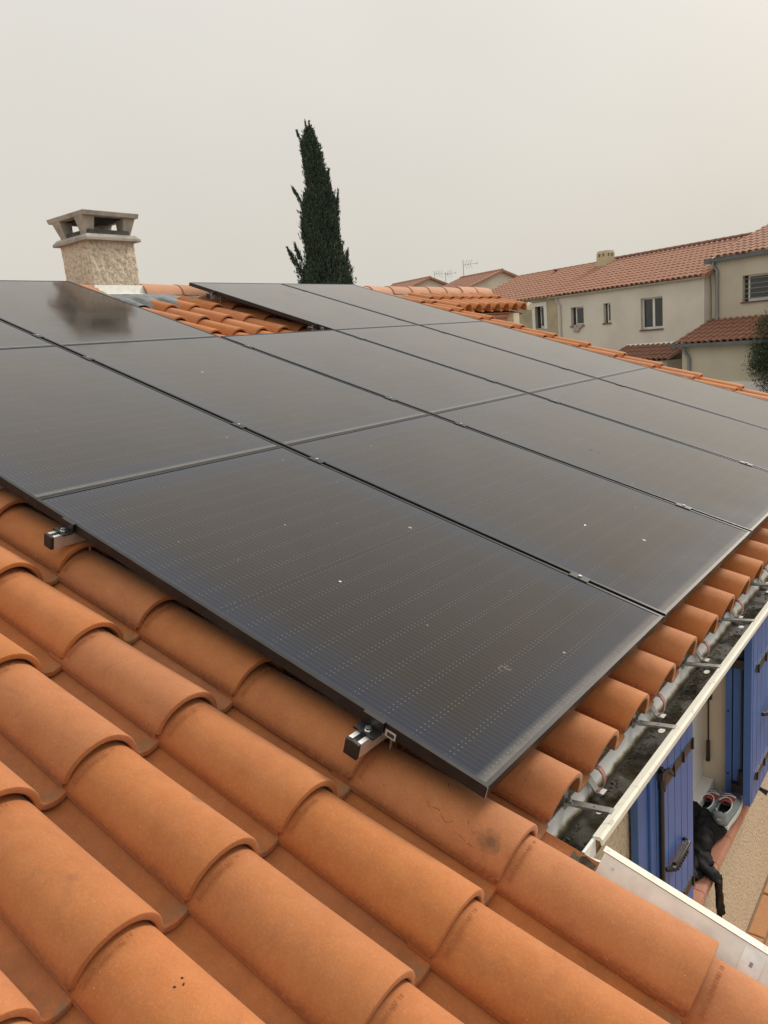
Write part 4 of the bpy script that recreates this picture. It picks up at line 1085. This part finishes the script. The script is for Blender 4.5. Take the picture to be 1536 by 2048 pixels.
def window(a, b, c, d_, parent, pre, t=0, mullion=True, depth=.14, sill='brownsill', off=0.0):
    wn_ = link('window', None, parent, pre)
    f = B(); e = .055; tt = t + depth
    f.box((a + off, tt, c), (a + off + e, tt + .05, d_)); f.box((b - e, tt, c), (b, tt + .05, d_)); f.box((a + off + e, tt, c), (b - e, tt + .05, c + e * 1.6)); f.box((a + off + e, tt, d_ - e), (b - e, tt + .05, d_))
    if mullion: m_ = (a + off + b) / 2; f.box((m_ - .05, tt - .002, c + e * 1.6), (m_ + .05, tt + .048, d_ - e))
    f.obj('window_frame', 'winframe', wn_)
    f = B(); f.box((a, tt + .02, c), (b, tt + .03, d_)); f.obj('pane', 'winglass', wn_)
    if sill: f = B(); f.box((a - .04, t - .05, c - .05), (b + .04, t + depth, c)); f.obj('sill', sill, wn_)
    return wn_
window(*h1[2], N1, p1); window(*h1[0], N1, p1, mullion=False, off=.16); window(*h1[1], N1, p1, mullion=False, off=.10)
# white framed window on the brown part with bars
w0 = window(-1.42, -.85, .55, 1.50, N1, p1, mullion=False, sill=None, off=.2)
q = B(); q.box((-1.60, -.02, .50), (-1.42, .0, 1.66)); q.box((-.86, -.02, .50), (-.68, .0, 1.66)); q.box((-1.42, -.02, 1.50), (-.86, .0, 1.66)); q.obj('surround', 'winframe', w0)
q = B(); q.tube([(-1.14, .06, .56), (-1.14, .06, 1.5)], .012, 5)
for z in (.72, 1.30): q.tube([(-1.34, .06, z), (-.95, .06, z)], .012, 5)
q.obj('window_bars', 'black', w0)
tiled_slope(-7.1, 7.35, -.22, 1.845, 12, SLP, 'tile_far', 'tiled_slope', N1, p1)
q = B(); q.box((-7, .0, 1.78), (7.2, .22, 1.87)); q.obj('wall_plate', 'wall_d', N1, p1)
def gutter_far(s0, s1, t, z, mat, parent, pre):
    q = B(); V = []; n = 8
    for s_ in (s0, s1):
        for i in range(n + 1): th = math.pi * (1 + i / n); V.append((s_, t + .055 * math.cos(th), z + .06 * math.sin(th)))
    q.add(V, [(i, i + 1, n + 2 + i, n + 1 + i) for i in range(n)] + [tuple(range(n + 1)), tuple(range(2 * n + 1, n, -1))]); return q.obj('gutter', mat, parent, pre, smooth=True)
gutter_far(-.50, 7.22, -.10, 1.82, 'cream', N1, p1)
q = B(); q.tube([(.02, -.10, 1.76), (.02, -.09, 1.60), (.16, -.05, 1.45), (.16, -.05, GZ)], .04, 8); q.obj('downpipe', 'cream', N1, p1, smooth=True)
ridge_t = -.22 + 12 * .3975 * math.cos(SLP); ridge_z = 1.845 + 12 * .3975 * math.sin(SLP)
for (a, b, dz) in ((-7.1, -1.15, .0), (-1.1, 8.2, .07)):
    x = a
    while x < b - .05:
        q = B(); V = []; n = 6; e_ = min(b, x + .40)
        for (s_, rr_) in ((x, .105), (e_, .120)):
            for i in range(n + 1): th = math.pi * i / n; V.append((s_, ridge_t - rr_ * math.cos(th), ridge_z + dz + rr_ * math.sin(th) * .9))
        q.add(V, [(i, i + 1, n + 2 + i, n + 1 + i) for i in range(n)] + [tuple(range(n + 1, 2 * n + 2))]); q.obj('ridge_cap', 'tile_old' if dz > .05 else 'tile_far', N1, p1, smooth=True); x += .39
q = B(); q.prism([(ridge_t, ridge_z - .05), (ridge_t + 4.5, ridge_z - 1.5), (ridge_t + 4.5, ridge_z - 1.6), (ridge_t, ridge_z - .15)], -7.1, 9.6, axis='x'); q.obj('rear_slope', 'tile_far', N1, p1)
q = B(); q.prism([(-.3, 1.86), (ridge_t, ridge_z + .04), (ridge_t, ridge_z - .1), (-.3, 1.74)], -7.22, -7.10, axis='x'); q.obj('barge_board', 'winframe', N1, p1)
q = B(); q.prism([(-.26, 1.90), (3.0, 1.90 + 3.26 * math.tan(SLP)), (3.0, 1.74 + 3.26 * math.tan(SLP)), (-.26, 1.74)], 7.30, 7.44, axis='x'); q.obj('verge_tiles', 'tile_far', N1, p1)
# chimney of block 1
c1 = link('chimney', None, N1, p1)
q = B(); cs_, ct_, cz = -.60, 3.78, 3.05
def ch_box(b_, s0, s1, t0, t1, z0, z1, g0): frustum(b_, s0, s1, t0, t1, z0, z1, -g0, -g0)
zz = 3.50
ch_box(q, cs_ - .34, cs_ + .34, ct_ - .34, ct_ + .34, 2.7, zz, .055)
for (a, b, c_, d_) in ((-.29, -.20, -.29, .29), (.20, .29, -.29, .29), (-.20, .20, -.29, -.22), (-.20, .20, .22, .29)):
    pass
for a in (-.285, -.06, .165):
    for b in (-.285, -.06, .165):
        if a == -.06 and b == -.06: continue
        q.box((cs_ + a, ct_ + b, zz), (cs_ + a + .12, ct_ + b + .12, zz + .15))
q.obj('stack', 'creamchim', c1)
q = B(); ch_box(q, cs_ - .285, cs_ + .285, ct_ - .285, ct_ + .285, zz + .15, zz + .27, .035); q.obj('cap', 'creamchim', c1)
q = B(); q.tube([(-3.8, 3.8, 3.05), (-3.8, 3.8, 3.30)], .07, 8); q.box((-3.90, 3.70, 3.30), (-3.70, 3.90, 3.34)); q.obj('vent_tile', 'tile_old', N1, p1)
# towel on the sill
tw = nthing('towel', 'pinkish towel hanging over the sill of the first window of the grey-beige house', 'towel', 1.15, -.06)
V = []; F = []
for i in range(9):
    for j in range(7):
        a = i / 8; yy = -.058 - .012 * math.sin(j * 1.7 + i * .4)
        s_ = .93 + .52 * j / 6 + (.0 if i < 3 else -.12 * (i - 3) / 5 * (j / 6)); z = (.56 - .02 * i) if i < 2 else .53 - .040 * (i - 1) * (1 if j < 5 else .5)
        t_ = .05 - .06 * i if i < 2 else yy
        V.append((s_, t_, z))
for i in range(8):
    for j in range(6): a = i * 7 + j; F.append((a, a + 1, a + 8, a + 7))
q = B(); q.add(V, F); o_ = q.obj('towel_cloth', 'towel', tw, T(-1.15, .06, -GZ), smooth=True); md = o_.modifiers.new('thick', 'SOLIDIFY'); md.thickness = .012
# lean-to in front of block 1
N3 = nthing('lean_to', 'small dark-tiled lean-to roof against the grey-beige house', 'outbuilding', 5.2, -.8); p3 = npre(5.2, -.8)
tiled_slope(3.75, 6.85, -1.55, -.98, 4, SLP, 'tile_old', 'tiled_slope', N3, p3)
q = B(); q.prism([(-.02, -.40), (-.10, -.50), (-.06, -.52), (-.02, -.50)], 3.75, 6.88, axis='x'); q.obj('flashing', 'winframe', N3, p3)
q = B(); q.box((3.9, -1.30, GZ), (6.60, -.03, -1.02)); q.obj('wall', 'wall_c', N3, p3)
gutter_far(3.85, 6.60, -1.52, -1.03, 'cream', N3, p3)
q = B(); q.tube([(5.9, -1.5, -1.09), (5.9, -1.36, -1.3), (5.9, -1.34, GZ)], .04, 8); q.obj('downpipe', 'cream', N3, p3, smooth=True)
# block 2 (taller, set back a little, dark gutter)
N2 = nthing('terraced_house', 'taller olive-beige house with dark gutter at the right picture edge', 'house', 10.5, 2.5, 'houses behind the roof'); p2 = npre(10.5, 2.5)
h2 = [(8.50, 9.55, .80, 1.68)]
wall_with_holes(7.30, 15.5, GZ, 2.42, h2, .35, .22, N2, p2, 'wall_b')
w2 = window(8.50, 9.55, .80, 1.68, N2, p2, t=.35, mullion=False, off=.14, sill='brownsill')
q = B()
for k in range(5): z = .90 + .165 * k; q.tube([(8.53, .44, z), (9.55, .44, z)], .014, 5)
q.obj('window_bars', 'steel', w2)
tiled_slope(7.38, 15.6, .16, 2.42, 16, SLP, 'tile_far', 'tiled_slope', N2, p2)
q = B(); q.prism([(.22, 2.40), (6.2, 2.40 + 5.98 * math.tan(SLP)), (6.2, 1.4), (.36, 1.4)], 7.28, 7.42, axis='x'); q.obj('gable_wall', 'wall_b', N2, p2)
q = B(); q.box((7.15, .17, 2.28), (15.6, .345, 2.40)); q.box((7.10, .16, 2.25), (7.38, .345, 2.42)); q.obj('gutter', 'zinc', N2, p2)
q = B(); q.tube([(7.42, .25, 2.28), (7.42, .25, 2.14), (7.55, .27, 1.98), (7.55, .27, GZ)], .055, 8); q.obj('downpipe', 'zincpipe', N2, p2, smooth=True)
# lean-to of block 2
N4 = nthing('lean_to', 'larger lean-to with brown tile roof and dark gutter beside the bush', 'outbuilding', 10.0, -.6); p4 = npre(10, -.6)
tiled_slope(7.25, 15, -1.80, -.45, 6, SLP, 'tile_old', 'tiled_slope', N4, p4)
q = B(); q.prism([(.34, .26), (.26, .20), (.22, .14), (.30, .14)], 7.25, 15, axis='x'); q.obj('flashing', 'cream', N4, p4)
q = B(); q.box((7.42, -1.52, GZ), (15, .34, -.48)); q.prism([(-1.52, -.48), (.34, -.48), (.34, .10)], 7.42, 7.6, axis='x'); q.obj('wall', 'wall_b', N4, p4)
q = B(); q.box((7.20, -1.82, -.56), (15, -1.66, -.45)); q.box((7.15, -1.83, -.58), (7.38, -1.60, -.43)); q.obj('gutter', 'zinc', N4, p4)
q = B(); q.tube([(7.62, -1.70, -.56), (7.62, -1.62, -.75), (7.75, -1.60, -.95), (7.75, -1.60, GZ)], .055, 8); q.obj('downpipe', 'zincpipe', N4, p4, smooth=True)
q = B(); q.box((8.7, -1.58, GZ), (12, -1.525, -1.78)); q.obj('garage_door', 'winframe', N4, p4)

# distant houses ----------------------------------------------------------------
def far_house(label, s0, s1, tr, zr, rows_, wallmat):
    h = nthing('distant_house', label, 'house', (s0 + s1) / 2, tr, 'distant houses beyond the ridge'); pp = npre((s0 + s1) / 2, tr)
    run = rows_ * .3975 * math.cos(SLP); drop = rows_ * .3975 * math.sin(SLP)
    tiled_slope(s0, s1, tr - run, zr - drop, rows_, SLP, 'tile_far', 'tiled_slope', h, pp)
    q = B(); q.prism([(tr - run + .1, GZ), (tr + run - .1, GZ), (tr + run - .1, zr - drop - .12), (tr, zr - .10), (tr - run + .1, zr - drop - .12)], s0 + .3, s1 - .22, axis='x'); q.obj('wall', wallmat, h, pp)
    q = B(); q.prism([(tr, zr), (tr + run, zr - drop), (tr + run, zr - drop - .1), (tr, zr - .1)], s0, s1, axis='x'); q.obj('rear_slope', 'tile_far', h, pp)
    q = B(); q.prism([(tr - run, zr - drop + .05), (tr, zr + .07), (tr + run, zr - drop + .05), (tr + run, zr - drop - .12), (tr, zr - .08), (tr - run, zr - drop - .12)], s1 - .12, s1 + .08, axis='x'); q.obj('verge_tiles', 'tile_far', h, pp)
    q = B(); q.tube([(s0, tr, zr + .03), (s1, tr, zr + .03)], .12, 8); q.obj('ridge_cap', 'tile_far', h, pp)
far_house('distant gabled house with clay roof just left of the long house', -24.4, -19.53, 14.33, 4.98, 14, 'wall_c')
far_house('farthest gabled house, its low clay roof showing behind the ridge tiles', -33.4, -27.92, 14.0, 5.45, 14, 'wall_c')
def antenna(label, P, h, boom, s=1.0):
    a_ = thing('tv_antenna', label, 'antenna', T(*P), 'television antennas')
    q = B(); q.tube([(0, 0, 0), (0, 0, h)], .018 * s, 5); q.obj('mast', 'antenna', a_)
    q = B(); z = h * .72; q.tube([(0, 0, z), tuple(Vector(boom) + Vector((0, 0, z)))], .010 * s, 5); q.obj('boom', 'antenna', a_)
    bx = Vector(boom); side = Vector((-bx.y, bx.x, 0)).normalized()
    for f in (.12, .30, .46, .9):
        c = bx * f + Vector((0, 0, z)); q = B()
        for sg in (-1, 1):
            q.tube([tuple(c), tuple(c + (bx.normalized() * .16 + Vector((0, 0, sg * .30))) * (1 if f < .8 else .35) * s)], .011 * s, 4)
            q.tube([tuple(c), tuple(c + side * sg * .20 * s)], .009 * s, 4)
        q.obj('element', 'antenna', a_)
antenna('television antenna on a thin mast above the distant gabled house', (-28.49, 49.70, 4.68), 1.25, (.90, .60, .05))
antenna('small antenna with many rods above the farthest house', (-32.43, 51.83, 4.95), .75, (.9, .62, -.1), .9)
antenna('small antenna right beside the many-rod one above the farthest house', (-31.75, 52.35, 4.75), .80, (.7, .5, .1), .9)

# ------------------------------------------------------------------ cypress
CP = Vector((-17.827, 21.806, GZ)); ev = Vector((.796, .605, 0)); dvv = Vector((-.605, .796, 0))
TAB = [(9.05,-0.10,0.02),(8.78,-0.24,0.10),(8.49,-0.32,0.20),(8.11,-0.35,0.35),(7.74,-0.34,0.38),(7.35,-0.34,0.50),(6.97,-0.31,0.62),(6.51,-0.40,0.70),(6.03,-0.50,0.82),(5.47,-0.60,0.88),(4.90,-0.60,0.92),(4.53,-0.54,0.91),(4.15,-0.53,1.00),(3.77,-0.58,1.07),(3.40,-0.72,1.17),(3.02,-0.84,1.27),(1.5,-1.0,1.4),(-.5,-1.05,1.45),(-1.6,-.8,1.2)]
def span(z):
    for a, b in zip(TAB[:-1], TAB[1:]):
        if b[0] <= z <= a[0]:
            f = (a[0] - z) / (a[0] - b[0]); return a[1] + (b[1] - a[1]) * f, a[2] + (b[2] - a[2]) * f
    return -.1, .1
CY = thing('cypress_tree', 'tall dark slim cypress behind the roof ridge', 'tree', T(*CP), None)
q = B(); q.tube([(.1, 0, 0), (.05, 0, 3), (.0, 0, 7), (-.03, 0, 10.8)], [.22, .17, .09, .02], 8); q.obj('trunk', 'bark', CY, smooth=True)
rc = random.Random(21)
def spray(V, F, P, d, L, w):
    """a plume of small pointed scale sprays rising along d"""
    for _ in range(9):
        t0 = rc.random() * .75; a = rc.uniform(0, 6.283)
        side = d.cross(Vector((math.cos(a), math.sin(a), .3))).normalized()
        base = P + d * L * t0; tip = base + (d * (.55 + rc.random() * .4) + side * rc.uniform(.15, .5)) * L * .42
        wid = side.cross(d).normalized() * w * rc.uniform(.6, 1.2)
        mid = (base + tip) * .5 + side * L * .05
        k = len(V); V += [tuple(base), tuple(mid + wid), tuple(tip), tuple(mid - wid)]; F.append((k, k + 1, k + 2, k + 3))
V, F = [], []
for i in range(15000):
    z = -1.6 + 10.6 * rc.random() ** 0.72 if rc.random() < .55 else rc.uniform(2.2, 6.5)
    if z > 9.0: continue
    a, b = span(z); c = (a + b) / 2; hw = (b - a) / 2
    th = rc.uniform(0, 2 * math.pi); rad = rc.random() ** .38 + (rc.uniform(0, .16) if rc.random() < .12 else 0)
    lump = 1 + .20 * noise.noise(Vector((math.cos(th) * 1.6, math.sin(th) * 1.6, z * 1.15))) + .10 * noise.noise(Vector((math.cos(th) * 3, math.sin(th) * 3, z * 3.1)))
    c += .16 * max(0, (z - 4) / 5); hw *= .87
    ox = c + hw * rad * lump * 1.0 * math.cos(th); oy = hw * rad * lump * 1.0 * math.sin(th)
    P = ev * ox + dvv * oy + Vector((0, 0, z - GZ - .12 - .86 * min(1, max(0, (z - 2) / 7))))
    out = (ev * math.cos(th) + dvv * math.sin(th)) * rc.uniform(.10, .42); d = (Vector((0, 0, 1)) + out).normalized()
    spray(V, F, P, d, rc.uniform(.22, .40), rc.uniform(.012, .022))
def branch(p0, p1, n, spread):
    for i in range(n):
        f = rc.random(); P = p0 + (p1 - p0) * f + Vector((rc.gauss(0, 1), rc.gauss(0, 1), rc.gauss(0, 1))) * spread * (1.1 - f)
        spray(V, F, P, ((p1 - p0).normalized() + Vector((0, 0, .5))).normalized(), .28, .014)
br = lambda x, z, y=0: ev * (x * .94 + .16 * max(0, (z - 4) / 5)) + dvv * y + Vector((0, 0, z - GZ - .80 * min(1, max(0, (z - 2) / 7))))
branch(br(-.60, 3.1), br(-1.16, 4.35), 130, .09); branch(br(-.62, 3.5), br(-.88, 4.5), 80, .07)
branch(br(-.35, 5.9), br(-.78, 6.72), 60, .06); branch(br(.55, 6.6), br(.60, 7.25), 50, .05); branch(br(.80, 5.2), br(.92, 6.4), 60, .05)
branch(br(1.0, 3.2), br(1.18, 4.1), 60, .06); branch(br(-.28, 8.2), br(-.48, 8.85), 26, .03); branch(br(-.05, 8.4), br(-.02, 9.15), 24, .02); branch(br(-.12, 8.4), br(-.16, 9.2), 20, .02)
q = B(); q.add(V, F); 
me = bpy.data.meshes.new('crown'); me.from_pydata(V, [], F); me.materials.append(M['cypress']); link('crown', me, CY)

# bush at the right edge ------------------------------------------------------
BU = thing('bush', 'dark green bushy tree in front of the brown-tiled lean-to, cut by the right picture edge', 'tree', T(-3.02, 26.3, GZ))
q = B(); q.tube([(0, 0, 0), (.05, 0, 1.0), (.0, .1, 1.9)], [.10, .07, .03], 7); q.tube([(.05, 0, .8), (.4, .1, 1.8)], [.05, .02], 5); q.tube([(.05, 0, .9), (-.4, -.1, 1.7)], [.05, .02], 5); q.obj('trunk', 'bark', BU)
V, F = [], []; rb = random.Random(4)
for i in range(900):
    th = rb.uniform(0, 6.283); ph = math.acos(rb.uniform(-1, 1)); r0 = rb.random() ** .4
    c = Vector((.86 * r0 * math.sin(ph) * math.cos(th), .9 * r0 * math.sin(ph) * math.sin(th), 1.65 + 1.25 * r0 * math.cos(ph)))
    c *= 1 + .22 * noise.noise(c * 2.2)
    for j in range(22):
        p = c + Vector((rb.gauss(0, .085), rb.gauss(0, .085), rb.gauss(0, .10))); d = Vector((rb.gauss(0, 1), rb.gauss(0, 1), rb.gauss(.6, .8))).normalized()
        s_ = d.cross(Vector((rb.gauss(0, 1), rb.gauss(0, 1), rb.gauss(0, 1)))).normalized() * .012; L = rb.uniform(.05, .085)
        k = len(V); V += [tuple(p), tuple(p + d * L * .5 + s_), tuple(p + d * L), tuple(p + d * L * .5 - s_)]; F.append((k, k + 1, k + 2, k + 3))
me = bpy.data.meshes.new('crown'); me.from_pydata(V, [], F); me.materials.append(M['leaf']); link('crown', me, BU)
